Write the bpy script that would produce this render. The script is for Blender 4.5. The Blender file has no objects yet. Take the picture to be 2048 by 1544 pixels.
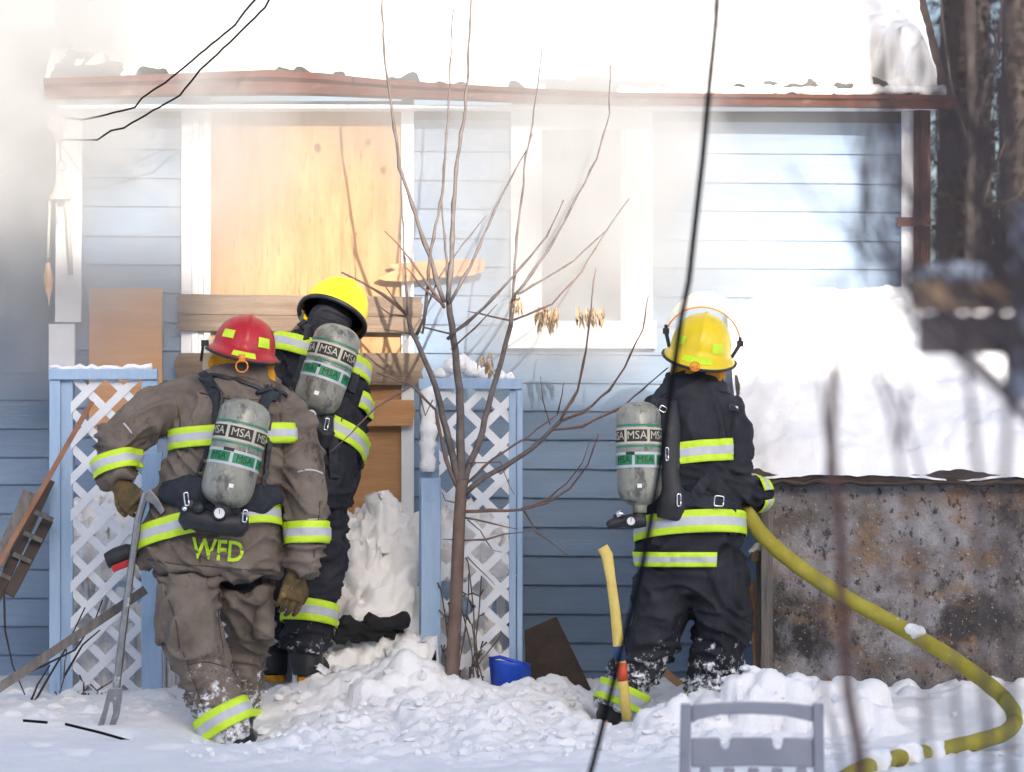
import bpy, bmesh, math, random
import numpy as np
from mathutils import Vector, Matrix, Euler, noise
from mathutils.bvhtree import BVHTree
random.seed(7)
V = Vector
SC = bpy.context.scene
COL = SC.collection
CAMZ, CAMY, F = 1.5, -18.0, 8100.0
# ---------------------------------------------------------------- camera, sky, sun, exposure
cam = bpy.data.cameras.new('camera'); camo = bpy.data.objects.new('camera', cam); COL.objects.link(camo)
camo.location = (0, CAMY, CAMZ); camo.rotation_euler = (math.pi/2, 0, 0)
cam.sensor_width = 36; cam.lens = F/2048*36; cam.clip_end = 500; cam.clip_start = .5
cam.dof.use_dof = True; cam.dof.focus_distance = 18.15; cam.dof.aperture_fstop = 2.8
SC.camera = camo
SUN_EL, SUN_AZ = math.radians(19), math.radians(13)
sdir = V((math.sin(SUN_AZ)*math.cos(SUN_EL), -math.cos(SUN_AZ)*math.cos(SUN_EL), math.sin(SUN_EL)))
w = bpy.data.worlds.new('World'); SC.world = w; w.use_nodes = True
wn = w.node_tree; bg = wn.nodes['Background']
sky = wn.nodes.new('ShaderNodeTexSky'); sky.sky_type = 'NISHITA'; sky.sun_disc = False
sky.sun_elevation = SUN_EL; sky.sun_rotation = math.pi - SUN_AZ
wn.links.new(sky.outputs[0], bg.inputs[0]); bg.inputs[1].default_value = .075; sky.dust_density = 3; sky.air_density = .65
sl = bpy.data.lights.new('sun', 'SUN'); so = bpy.data.objects.new('sun', sl); COL.objects.link(so)
sl.energy = 2.0; sl.angle = math.radians(.5); sl.color = (1, .92, .82)
so.rotation_euler = (-sdir).to_track_quat('-Z', 'Y').to_euler()
SC.view_settings.view_transform = 'Standard'; SC.view_settings.look = 'None'
SC.view_settings.exposure = 2.45; SC.view_settings.gamma = 1
SC.render.engine = 'CYCLES'
cy = SC.cycles
cy.use_denoising = True; cy.max_bounces = 6; cy.diffuse_bounces = 3; cy.glossy_bounces = 2
cy.transmission_bounces = 4; cy.transparent_max_bounces = 8; cy.volume_bounces = 1; cy.volume_step_rate = 2.0; cy.volume_max_steps = 128
cy.caustics_reflective = False; cy.caustics_refractive = False
# ---------------------------------------------------------------- helpers
def P(px, py, y=0.0):
    s = (y-CAMY)/F
    return V(((px-1024)*s, y, CAMZ-(py-772)*s))
def PX(px, y=0.0): return (px-1024)*(y-CAMY)/F
def PZ(py, y=0.0): return CAMZ-(py-772)*(y-CAMY)/F
class MB:
    def __init__(s): s.v = []; s.f = []; s.m = []
    def add(s, vs, fs, mi=0):
        o = len(s.v); s.v += [V(a) for a in vs]; s.f += [[i+o for i in f] for f in fs]; s.m += [mi]*len(fs); return s
    def box(s, a, b, mi=0, rot=None, c=None):
        a, b = V(a), V(b)
        vs = [V((x, y, z)) for x in (a.x, b.x) for y in (a.y, b.y) for z in (a.z, b.z)]
        if rot is not None:
            c = (a+b)/2 if c is None else V(c); R = Euler(rot).to_matrix(); vs = [R@(q-c)+c for q in vs]
        return s.add(vs, [(0,1,3,2),(4,6,7,5),(0,4,5,1),(2,3,7,6),(0,2,6,4),(1,5,7,3)], mi)
    def beam(s, a, b, wd, th, mi=0, up=None):
        a, b = V(a), V(b); t = (b-a).normalized(); u = V(up) if up is not None else (V((0,1,0)) if abs(t.y) < .9 else V((1,0,0)))
        q = t.cross(u).normalized()*wd/2; r = q.cross(t).normalized()*th/2
        vs = [a-q-r, a+q-r, a+q+r, a-q+r, b-q-r, b+q-r, b+q+r, b-q+r]
        return s.add(vs, [(0,3,2,1),(4,5,6,7),(0,1,5,4),(1,2,6,5),(2,3,7,6),(3,0,4,7)], mi)
    def loft(s, st, seg=16, mi=0, cap=True):
        """st: (point, rx, ry); cross-section lateral axis in picture plane, ry in depth"""
        n = len(st); pts = [V(a[0]) for a in st]; rings = []
        for i, (p, rx, ry) in enumerate(st):
            t = (pts[min(i+1, n-1)]-pts[max(i-1, 0)]).normalized()
            ref = V((0,1,0)) if abs(t.y) < .93 else V((0,0,1))
            u = t.cross(ref).normalized(); v = u.cross(t).normalized()
            rings.append([pts[i]+u*rx*math.cos(k*2*math.pi/seg)+v*ry*math.sin(k*2*math.pi/seg) for k in range(seg)])
        vs = [q for r in rings for q in r]; fs = []
        for i in range(n-1):
            for k in range(seg):
                k2 = (k+1) % seg; fs.append((i*seg+k, i*seg+k2, (i+1)*seg+k2, (i+1)*seg+k))
        if cap:
            vs += [pts[0], pts[-1]]; a = n*seg
            for k in range(seg):
                k2 = (k+1) % seg; fs.append((a, k2, k)); fs.append((a+1, (n-1)*seg+k, (n-1)*seg+k2))
        return s.add(vs, fs, mi)
    def tube(s, pts, r, seg=8, mi=0):
        if not hasattr(r, '__len__'): r = [r]*len(pts)
        return s.loft([(p, q, q) for p, q in zip(pts, r)], seg, mi)
    def lathe(s, prof, M, seg=32, mi=0):
        vs = []; fs = []; n = len(prof)
        for r, z in prof:
            for k in range(seg):
                a = 2*math.pi*k/seg; vs.append(M@V((r*math.cos(a), r*math.sin(a), z)))
        for i in range(n-1):
            for k in range(seg):
                k2 = (k+1) % seg; fs.append((i*seg+k, i*seg+k2, (i+1)*seg+k2, (i+1)*seg+k))
        return s.add(vs, fs, mi)
    def poly(s, pts, th, nrm=(0,1,0), mi=0):
        nv = V(nrm).normalized()*th; n = len(pts); a = [V(p) for p in pts]
        vs = a+[p+nv for p in a]
        fs = [tuple(range(n)), tuple(range(2*n-1, n-1, -1))]+[(i, i+n, (i+1) % n+n, (i+1) % n) for i in range(n)]
        return s.add(vs, fs, mi)
    def mesh(s, name, smooth=False):
        me = bpy.data.meshes.new(name); me.from_pydata([tuple(a) for a in s.v], [], s.f)
        for p, mi in zip(me.polygons, s.m): p.material_index = mi; p.use_smooth = smooth
        me.validate(); bm = bmesh.new(); bm.from_mesh(me); bmesh.ops.recalc_face_normals(bm, faces=bm.faces); bm.to_mesh(me); bm.free()
        return me
def obj(name, mb, mats, parent=None, smooth=False, bevel=0):
    me = mb.mesh(name, smooth) if isinstance(mb, MB) else mb
    o = bpy.data.objects.new(name, me); COL.objects.link(o)
    if not isinstance(mats, (list, tuple)): mats = [mats]
    if len(me.materials) == 0:
        for m in mats: me.materials.append(m)
    if parent is not None: setpar(o, parent)
    if bevel:
        b = o.modifiers.new('bevel', 'BEVEL'); b.width = bevel; b.segments = 2; b.limit_method = 'ANGLE'
    return o
ORG = {}
def setpar(o, p):
    o.parent = p; o.matrix_parent_inverse = Matrix.Translation(-ORG.get(p.name, V((0,0,0))))
def thing(name, loc, label, cat, group=None):
    o = bpy.data.objects.new(name, None); COL.objects.link(o); o.location = loc; ORG[o.name] = V(loc)
    o.empty_display_size = .1
    return tag(o, label, cat, group)
def tag(o, label, cat, group=None, kind=None):
    o['label'] = label
    if cat: o['category'] = cat
    if group: o['group'] = group
    if kind: o['kind'] = kind
    return o
def struct(o, kind='structure'): o['kind'] = kind; return o
# ---------------------------------------------------------------- materials
def mat(name, c1, c2=None, rough=.7, nscale=8, metal=0, bump=0, bscale=40, stretch=(1,1,1), spots=None, spec=.4,
        rnd=0, contrast=(.35,.65), coat=0, detail=6):
    m = bpy.data.materials.new(name); m.use_nodes = True; nt = m.node_tree; N = nt.nodes; L = nt.links
    b = N['Principled BSDF']; b.inputs['Roughness'].default_value = rough; b.inputs['Metallic'].default_value = metal
    b.inputs['Specular IOR Level'].default_value = spec
    if coat: b.inputs['Coat Weight'].default_value = coat
    tc = N.new('ShaderNodeTexCoord'); mp = N.new('ShaderNodeMapping'); mp.inputs['Scale'].default_value = stretch
    L.new(tc.outputs['Object'], mp.inputs[0])
    col = None
    if c2 is not None:
        nz = N.new('ShaderNodeTexNoise'); nz.inputs['Scale'].default_value = nscale; nz.inputs['Detail'].default_value = detail
        nz.inputs['Roughness'].default_value = .65; L.new(mp.outputs[0], nz.inputs[0])
        r = N.new('ShaderNodeValToRGB'); r.color_ramp.elements[0].position = contrast[0]; r.color_ramp.elements[1].position = contrast[1]
        r.color_ramp.elements[0].color = (*c1, 1); r.color_ramp.elements[1].color = (*c2, 1)
        L.new(nz.outputs[0], r.inputs[0]); col = r.outputs[0]
    for sp in (spots or []):
        # (scale, lo, hi, colour, stretch, type)
        mp2 = N.new('ShaderNodeMapping'); mp2.inputs['Scale'].default_value = sp[4]; L.new(tc.outputs['Object'], mp2.inputs[0])
        if sp[5] == 'v':
            t = N.new('ShaderNodeTexVoronoi'); t.inputs['Scale'].default_value = sp[0]; o_ = t.outputs['Distance']
        else:
            t = N.new('ShaderNodeTexNoise'); t.inputs['Scale'].default_value = sp[0]; t.inputs['Detail'].default_value = 8; t.inputs['Roughness'].default_value = .7; o_ = t.outputs[0]
        L.new(mp2.outputs[0], t.inputs[0])
        mr = N.new('ShaderNodeMapRange'); mr.inputs['From Min'].default_value = sp[1]; mr.inputs['From Max'].default_value = sp[2]
        mr.interpolation_type = 'SMOOTHSTEP'
        if sp[5] == 'v': mr.inputs['To Min'].default_value = 1; mr.inputs['To Max'].default_value = 0
        L.new(o_, mr.inputs[0])
        mx = N.new('ShaderNodeMix'); mx.data_type = 'RGBA'; L.new(mr.outputs[0], mx.inputs[0])
        if col is None: mx.inputs[6].default_value = (*c1, 1)
        else: L.new(col, mx.inputs[6])
        mx.inputs[7].default_value = (*sp[3], 1); col = mx.outputs[2]
    if rnd:
        oi = N.new('ShaderNodeObjectInfo'); hs = N.new('ShaderNodeHueSaturation'); mr = N.new('ShaderNodeMapRange')
        mr.inputs['To Min'].default_value = 1-rnd; mr.inputs['To Max'].default_value = 1+rnd
        L.new(oi.outputs['Random'], mr.inputs[0]); L.new(mr.outputs[0], hs.inputs['Value'])
        if col is None: hs.inputs['Color'].default_value = (*c1, 1)
        else: L.new(col, hs.inputs['Color'])
        col = hs.outputs[0]
    if col is None: b.inputs['Base Color'].default_value = (*c1, 1)
    else: L.new(col, b.inputs['Base Color'])
    if bump:
        nb = N.new('ShaderNodeTexNoise'); nb.inputs['Scale'].default_value = bscale; nb.inputs['Detail'].default_value = 8; nb.inputs['Roughness'].default_value = .7
        L.new(mp.outputs[0], nb.inputs[0]); bp = N.new('ShaderNodeBump'); bp.inputs['Strength'].default_value = bump; bp.inputs['Distance'].default_value = .02
        L.new(nb.outputs[0], bp.inputs['Height']); L.new(bp.outputs[0], b.inputs['Normal'])
    return m
G = (1,1,1)
M = {}
M['snow'] = mat('snow', (.9,.89,.88), (.84,.84,.84), .6, 5, bump=.5, bscale=45, spec=.3)
M['dirty_snow'] = mat('dirty_snow', (.9,.89,.87), (.84,.83,.81), .7, 4, bump=.5, bscale=40, spots=[(5,.62,.72,(.66,.52,.36),G,'n'),(14,.66,.74,(.45,.35,.25),G,'n')])
M['siding'] = mat('siding', (.15,.22,.32), (.19,.265,.365), .6, 3, bump=.25, bscale=30, stretch=(.5,1,6), rnd=.09, spots=[(9,.6,.7,(.1,.15,.21),(.5,1,6),'n'),(1.6,.52,.72,(.2,.26,.32),(1,1,.6),'n'),(60,.68,.74,(.06,.08,.11),(.5,1,2),'n')])
M['white_trim'] = mat('white_trim', (.76,.77,.78), (.68,.69,.7), .5, 6, bump=.15, bscale=30, spots=[(28,.04,.09,(.25,.2,.16),(1,1,.7),'v')])
M['white_paint'] = mat('white_paint', (.74,.76,.79), (.66,.69,.73), .5, 10, bump=.1, bscale=50)
M['blue_paint'] = mat('blue_paint', (.3,.43,.6), (.36,.49,.65), .55, 7, bump=.2, bscale=40, stretch=(3,3,.6), spots=[(14,.66,.74,(.16,.2,.26),(2,2,.6),'n')])
M['plywood'] = mat('plywood', (.3,.165,.065), (.38,.225,.1), .65, 5, bump=.1, bscale=25, stretch=(3,1,.5), spots=[(6.5,.07,.15,(.13,.045,.012),(1,1,.75),'v'),(3,.5,.7,(.24,.12,.045),(4,1,.4),'n'),(20,.58,.66,(.16,.08,.03),(5,1,.6),'n')])
M['plywood_dark'] = mat('plywood_dark', (.46,.24,.11), (.56,.31,.15), .65, 6, bump=.1, bscale=25, stretch=(.5,1,4), spots=[(4,.05,.09,(.25,.12,.06),G,'v')])
M['fresh_wood'] = mat('fresh_wood', (.38,.19,.075), (.47,.26,.12), .65, 6, bump=.2, bscale=25, stretch=(.6,1,6))
M['old_wood'] = mat('old_wood', (.12,.082,.056), (.19,.14,.1), .8, 6, bump=.4, bscale=22, stretch=(.5,1,7), spots=[(9,.03,.07,(.1,.065,.045),(1,1,1),'v')])
M['grey_wood'] = mat('grey_wood', (.12,.105,.095), (.22,.2,.185), .85, 8, bump=.5, bscale=25, stretch=(5,5,.5))
M['dark_wood'] = mat('dark_wood', (.03,.02,.015), (.06,.038,.028), .6, 8, bump=.2, bscale=30)
M['gutter'] = mat('gutter', (.075,.026,.016), (.11,.042,.027), .4, 4, metal=0, bump=.1, bscale=20, spots=[(6,.56,.7,(.17,.1,.07),(1,1,3),'n')])
M['shingle'] = mat('shingle', (.02,.02,.02), (.05,.045,.04), .9, 30, bump=.6, bscale=60)
M['stucco'] = mat('stucco', (.16,.135,.12), (.36,.35,.36), .95, 2.4, bump=1, bscale=60, contrast=(.42,.58), spots=[(1.6,.52,.62,(.055,.05,.048),(1,1,.8),'n'),(2.3,.5,.66,(.3,.185,.105),(1,1,1.6),'n'),(30,.54,.64,(.06,.05,.045),(1,1,.7),'n'),(55,.58,.66,(.45,.44,.45),G,'n')])
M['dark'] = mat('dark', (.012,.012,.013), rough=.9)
M['glass'] = mat('glass', (.12,.12,.12), (.2,.2,.2), .15, 2, spec=.6)
M['bark'] = mat('bark', (.13,.08,.06), (.19,.135,.11), .8, 18, bump=.5, bscale=60, stretch=(1,1,.5))
M['bark_young'] = mat('bark_young', (.085,.068,.062), (.15,.125,.115), .7, 18, bump=.2, bscale=60)
M['bark_dark'] = mat('bark_dark', (.03,.024,.022), (.055,.043,.038), .85, 14, bump=.4, bscale=40)
M['red_twig'] = mat('red_twig', (.14,.06,.04), (.2,.1,.07), .8, 10)
M['needle'] = mat('needle', (.009,.009,.0085), (.014,.014,.013), .9, 4)
M['wire'] = mat('wire', (.01,.01,.012), rough=.95, spec=.05)
M['chime'] = mat('chime', (.55,.5,.42), (.65,.6,.52), .6, 20, bump=.4, bscale=40)
M['shell'] = mat('shell', (.65,.35,.18), (.75,.55,.38), .4, 14)
M['steel'] = mat('steel', (.2,.2,.2), (.3,.3,.3), .35, 12, metal=.8, spots=[(14,.6,.7,(.75,.77,.8),G,'n')])
M['chrome'] = mat('chrome', (.75,.75,.76), rough=.2, metal=1)
M['rubber'] = mat('rubber', (.012,.013,.016), (.025,.026,.03), .5, 10, bump=.1, bscale=60)
M['strap'] = mat('strap', (.012,.015,.022), (.028,.032,.042), .75, 12, bump=.2, bscale=120)
M['brown_cloth'] = mat('brown_cloth', (.125,.102,.083), (.205,.17,.142), .9, 6, bump=.25, bscale=90, spots=[(5,.55,.7,(.06,.048,.04),G,'n'),(13,.6,.7,(.03,.025,.022),(1,1,.5),'n')], spec=.15)
M['black_cloth'] = mat('black_cloth', (.014,.015,.021), (.032,.033,.041), .7, 6, bump=.25, bscale=90, spots=[(4,.58,.75,(.04,.03,.025),G,'n')], spec=.2)
def frosted(base, name, zlo, zhi):
    m = base.copy(); m.name = name; nt = m.node_tree; N = nt.nodes; L = nt.links; b = N['Principled BSDF']
    src = b.inputs['Base Color'].links[0].from_socket
    g = N.new('ShaderNodeNewGeometry'); sx = N.new('ShaderNodeSeparateXYZ'); L.new(g.outputs['Position'], sx.inputs[0])
    mr = N.new('ShaderNodeMapRange'); mr.inputs['From Min'].default_value = zhi; mr.inputs['From Max'].default_value = zlo
    mr.inputs['To Min'].default_value = -.22; mr.inputs['To Max'].default_value = .1; L.new(sx.outputs[2], mr.inputs[0])
    nz = N.new('ShaderNodeTexNoise'); nz.inputs['Scale'].default_value = 22; nz.inputs['Detail'].default_value = 8; nz.inputs['Roughness'].default_value = .75
    L.new(g.outputs['Position'], nz.inputs[0])
    ad = N.new('ShaderNodeMath'); ad.operation = 'ADD'; L.new(nz.outputs[0], ad.inputs[0]); L.new(mr.outputs[0], ad.inputs[1])
    m2 = N.new('ShaderNodeMapRange'); m2.inputs['From Min'].default_value = .52; m2.inputs['From Max'].default_value = .62; L.new(ad.outputs[0], m2.inputs[0])
    mx = N.new('ShaderNodeMix'); mx.data_type = 'RGBA'; L.new(m2.outputs[0], mx.inputs[0]); L.new(src, mx.inputs[6]); mx.inputs[7].default_value = (.82,.83,.86,1)
    L.new(mx.outputs[2], b.inputs['Base Color']); return m
M['brown_trousers'] = frosted(M['brown_cloth'], 'brown_trousers', .0, .5)
M['black_trousers'] = frosted(M['black_cloth'], 'black_trousers', .12, .62)
M['lime'] = mat('lime', (.5,.72,.02), (.58,.8,.04), .55, 20, bump=.2, bscale=150)
M['silver_tape'] = mat('silver_tape', (.42,.44,.48), (.5,.52,.55), .45, 20, bump=.1, bscale=120)
M['red_shell'] = mat('red_shell', (.47,.012,.02), (.38,.012,.018), .42, 5, bump=.06, bscale=40, coat=.15, spots=[(9,.56,.7,(.22,.015,.015),G,'n'),(50,.64,.7,(.6,.25,.22),(1,1,.3),'n')])
M['yellow_shell'] = mat('yellow_shell', (.78,.58,.008), (.72,.52,.008), .36, 5, coat=.2, bump=.04, bscale=40, spots=[(8,.6,.75,(.5,.33,.02),G,'n'),(45,.64,.7,(.2,.13,.03),(1,1,.4),'n')])
M['orange_cloth'] = mat('orange_cloth', (.6,.27,.015), (.52,.22,.012), .85, 7, bump=.2, bscale=100)
M['orange_plastic'] = mat('orange_plastic', (.75,.25,.03), rough=.4)
M['glove'] = mat('glove', (.05,.035,.015), (.13,.085,.03), .75, 16, bump=.3, bscale=60, spots=[(9,.52,.65,(.26,.17,.05),G,'n')])
M['tank'] = mat('tank', (.2,.2,.165), (.3,.3,.25), .38, 9, bump=.1, bscale=40, coat=.25, stretch=(1,1,.6), spots=[(14,.5,.62,(.09,.09,.08),(1,1,.5),'n'),(5,.54,.68,(.15,.11,.07),G,'n'),(60,.6,.68,(.45,.45,.4),(1,1,.3),'n')])
M['tank_green'] = mat('tank_green', (.02,.17,.1), (.03,.23,.14), .4, 12)
M['cream'] = mat('cream', (.56,.53,.4), (.45,.42,.32), .45, 14)
M['print_black'] = mat('print_black', (.02,.02,.02), rough=.5)
M['print_green'] = mat('print_green', (.01,.16,.06), (.02,.24,.09), .5, 30)
M['white_dial'] = mat('white_dial', (.75,.76,.76), rough=.3)
M['hose'] = mat('hose', (.3,.25,.02), (.38,.33,.05), .75, 9, bump=.4, bscale=120, spots=[(6,.6,.72,(.14,.11,.03),G,'n'),(10,.66,.72,(.85,.86,.9),G,'n')])
M['blue_plastic'] = mat('blue_plastic', (.015,.06,.42), (.02,.08,.5), .4, 6)
M['axe_yellow'] = mat('axe_yellow', (.62,.45,.1), (.7,.55,.17), .6, 12, bump=.2, bscale=40, spots=[(18,.64,.7,(.08,.05,.03),(1,1,.5),'n')])
M['red_paint'] = mat('red_paint', (.6,.08,.03), (.5,.06,.03), .5, 20)
M['blue_tape'] = mat('blue_tape', (.03,.07,.18), rough=.5)
M['grey_plastic'] = mat('grey_plastic', (.25,.255,.29), (.31,.315,.35), .55, 4, spots=[(5,.6,.75,(.2,.17,.16),(1,1,.6),'n')])
M['insul'] = mat('insul', (.3,.25,.22), (.38,.33,.3), .6, 30)
M['leaf'] = mat('leaf', (.35,.25,.15), (.5,.38,.25), .8, 20)
M['red_tool'] = mat('red_tool', (.4,.02,.02), rough=.4)
def glassy():
    m = bpy.data.materials.new('visor_plastic'); m.use_nodes = True; nt = m.node_tree
    b = nt.nodes['Principled BSDF']; b.inputs['Base Color'].default_value = (.9,.82,.6,1); b.inputs['Roughness'].default_value = .15
    b.inputs['Alpha'].default_value = .5; return m
M['visor'] = glassy()
M['near_twig'] = mat('near_twig', (.1,.072,.06), (.15,.11,.095), .85, 6)
M['fence_dark'] = mat('fence_dark', (.22,.165,.14), (.29,.22,.185), .85, 6)
M['fence_brown'] = mat('fence_brown', (.48,.28,.14), (.58,.36,.2), .8, 6)
# ================================================================ SETTING
def fbm(p, o=4): return noise.fractal(p, .9, 2.1, o)
def ss(a, b, x):
    t = np.clip((x-a)/(b-a), 0, 1); return t*t*(3-2*t)
def vnoise(X, Y, Z, sc, o=4):
    sh = X.shape; out = np.empty(X.size)
    for i, (a, b, c) in enumerate(zip(X.ravel(), Y.ravel(), Z.ravel())): out[i] = noise.fractal((a*sc, b*sc, c*sc), .9, 2.1, o)
    return out.reshape(sh)
def grid_mesh(name, X, Y, Z):
    ny, nx = X.shape
    me = bpy.data.meshes.new(name)
    vs = np.stack([X, Y, Z], -1).reshape(-1, 3)
    idx = np.arange(nx*ny).reshape(ny, nx)
    fs = np.stack([idx[:-1,:-1], idx[:-1,1:], idx[1:,1:], idx[1:,:-1]], -1).reshape(-1, 4)
    me.from_pydata(vs.tolist(), [], fs.tolist())
    me.polygons.foreach_set('use_smooth', [True]*len(me.polygons)); me.update()
    return me
def roughen(me, amps, seed=0, yscale=1.0):
    n = len(me.vertices); co = np.empty(n*3); no = np.empty(n*3); me.vertices.foreach_get('co', co); me.vertices.foreach_get('normal', no); co = co.reshape(-1,3); no = no.reshape(-1,3)
    d = np.zeros(n)
    for i in range(n):
        x, y, z = co[i]
        for f, a in amps: d[i] += a*noise.fractal((x*f+seed, y*f, z*f), .9, 2.1, 3)
    co += no*d[:, None]; me.vertices.foreach_set('co', co.ravel()); me.update(); return me
def lumps(X, Y, Z, n, region, rr, rng, sq=.75, wfun=None):
    """press round clods of snow into a height field"""
    for _ in range(n):
        cx = rng.uniform(region[0], region[1]); cy_ = rng.uniform(region[2], region[3])
        r = rr[0]+(rr[1]-rr[0])*rng.random()**2.5
        if wfun is not None and rng.random() > wfun(cx, cy_): continue
        d2 = (X-cx)**2/(1+.5*rng.random())+(Y-cy_)**2
        mk = d2 < r*r
        if not mk.any(): continue
        z0 = Z[mk].mean(); top = z0-.35*r+np.sqrt(np.maximum(r*r-d2[mk], 0))*sq*(1+.3*rng.random())
        Z[mk] = np.maximum(Z[mk], top)
rng = random.Random(3)
# ---- snow covered ground: one sheet to the horizon
fx = np.arange(-2.75, 2.75, .0135); fy = np.arange(-3.2, 1.25, .0145)
cx_ = np.concatenate([[-160,-80,-40,-20,-10,-6,-4,-3.2], fx, [3.2,4,6,10,20,40,80,160]])
cy_ = np.concatenate([[-120,-60,-30,-20,-14,-10,-8,-6,-5,-4.2,-3.6], fy, [1.5,2,3,5,8,14,25,50,100,200]])
X, Y = np.meshgrid(cx_, cy_)
Z = .02+.08*ss(-1.0,.5,Y)+.08*ss(.7,2.2,X)*ss(-1.2,0,Y)
def gm(Z, x, y, sx, sy, a): Z += a*np.exp(-((X-x)/sx)**2-((Y-y)/sy)**2)
gm(Z, -.42, .3, .14, .3, .11); gm(Z, -.6, .25, .2, .2, .1); gm(Z, -.3, .1, .3, .25, .06); gm(Z, -.88, .28, .2, .2, .085)
gm(Z, .0, -.05, .4, .3, .05); gm(Z, .98, -.7, .35, .16, .08); gm(Z, 1.25, -.5, .2, .16, .13)
gm(Z, .45, -.2, .2, .3, -.05); gm(Z, 1.55, -.5, .25, .25, .05); gm(Z, -1.5, .3, .3, .2, .04)
gm(Z, -.2, -.5, .4, .3, .05); gm(Z, 1.9, -1.2, .6, .3, -.03); gm(Z, 2.1, -.2, .6, .3, .04)
gm(Z, -1.15, -.5, .22, .5, -.09); gm(Z, -1.9, -.6, .6, .6, -.03); gm(Z, .47, -.2, .2, .3, -.06); gm(Z, .86, -.2, .14, .2, -.03)
for fx_, fy_, a_ in ((-1.65,-.7,.3),(-1.95,-1.15,.2),(-1.4,-1.35,-.2),(-.95,-1.1,.4),(-.6,-1.5,.1),(-.25,-1.15,.5),(.25,-1.4,.2),(-1.75,-1.7,.1),(.6,-1.7,.3),(-1.1,-1.9,0)):
    c_, s_ = math.cos(a_), math.sin(a_); u_ = (X-fx_)*c_+(Y-fy_)*s_; v_ = -(X-fx_)*s_+(Y-fy_)*c_
    Z += -.045*np.exp(-((u_/.06)**4)-((v_/.15)**4))+.014*np.exp(-((u_/.12)**2)-((v_/.24)**2))
near = (np.abs(X) < 3.1)&(Y > -3.5)&(Y < 1.3)
dist = ss(-1.35,-.8,X)*ss(-3,-1,Y)*.85+.15
dist = dist*(1-.75*ss(1.1,1.5,X)*ss(-2,-.9,Y)*(1-ss(-.35,-.15,Y)))
Zn = np.zeros_like(X)
Zn[near] = vnoise(X[near], Y[near], X[near]*0, 2.6, 3)*.035+vnoise(X[near], Y[near], X[near]*0+5, 9, 4)*.03
Z += Zn*dist
lumps(X, Y, Z, 480, (-1.0,1.75,-1.9,.55), (.018,.085), rng, .8, lambda a, b: max(0, min(1, (a+1.3)*2))*max(.06, min(1, (b+1.5)*1.0)))
lumps(X, Y, Z, 120, (-2.3,-1.2,-.2,.6), (.015,.05), rng, .7)
lumps(X, Y, Z, 90, (1.2,2.5,-1.9,-.1), (.015,.05), rng, .6)
lumps(X, Y, Z, 160, (.6,1.6,-.85,-.5), (.03,.08), rng, .95)
Z[near] += (vnoise(X[near], Y[near], Z[near], 16, 3)*.014+vnoise(X[near], Y[near], Z[near], 45, 2)*.006)*dist[near]
GX, GY, GZ = X, Y, Z
def ground(x, y):
    i = np.searchsorted(cy_, y); j = np.searchsorted(cx_, x); return float(GZ[min(i, len(cy_)-1), min(j, len(cx_)-1)])
struct(obj('snow_ground', grid_mesh('snow_ground', X, Y, Z), M['snow']))
# loose crumbs of trampled snow, too many to count
ico = bmesh.new(); bmesh.ops.create_icosphere(ico, subdivisions=1, radius=1); IV = [v.co.copy() for v in ico.verts]; IF = [[v.index for v in f.verts] for f in ico.faces]; ico.free()
cr = MB(); rc = random.Random(12)
for _ in range(1300):
    x = rc.gauss(.1, .9); y = rc.uniform(-1.9, .5)
    if not (-1.35 < x < 2.4): continue
    if (x > 1.1 and rc.random() < .6): continue
    r = .003+.03*rc.random()**4.5; z = ground(x, y)+r*.3; sx, sy, sz = rc.uniform(.7,1.3), rc.uniform(.7,1.3), rc.uniform(.5,1)
    cr.add([V((x+q.x*r*sx*rc.uniform(.75,1.2), y+q.y*r*sy*rc.uniform(.75,1.2), z+q.z*r*sz*rc.uniform(.75,1.2))) for q in IV], IF)
tag(obj('snow_crumbs', cr, M['snow']), 'loose crumbs of trampled snow scattered over the ground', None, None, 'stuff')
# ---- house wall, one siding board at a time
WY = 1.2
house = thing('house', (0, WY, 0), 'pale blue clapboard house with snowy roof, brown gutter and boarded door', 'house')
HX0, HX1 = PX(150, WY), PX(1806, WY)
o = obj('wall_core', MB().box((HX0+.01, WY+.004, -.3), (HX1+.02, WY+3.6, 2.82)), M['dark'], house)
PIT = .1365
def board(x0, x1, h=PIT):
    b = MB(); vs = []
    for x in (x0, x1):
        vs += [(x, 0, 0), (x, -.02, 0), (x, -.02, .008), (x, -.004, h+.012), (x, 0, h+.012)]
    return b.add(vs, [(0,1,2,3,4), (9,8,7,6,5), (0,5,6,1), (1,6,7,2), (2,7,8,3), (3,8,9,4), (4,9,5,0)]).mesh('siding_board')
bm_ = board(HX0, HX1); bm_.materials.append(M['siding'])
zi = -.12; k = 0
while zi < 2.74:
    o = bpy.data.objects.new('siding_board', bm_); COL.objects.link(o); setpar(o, house)
    o.location = (0, WY, zi+random.uniform(-.003, .003)); o.rotation_euler = (0, math.radians(.45+random.uniform(-.12,.12)), 0)
    zi += PIT
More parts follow.
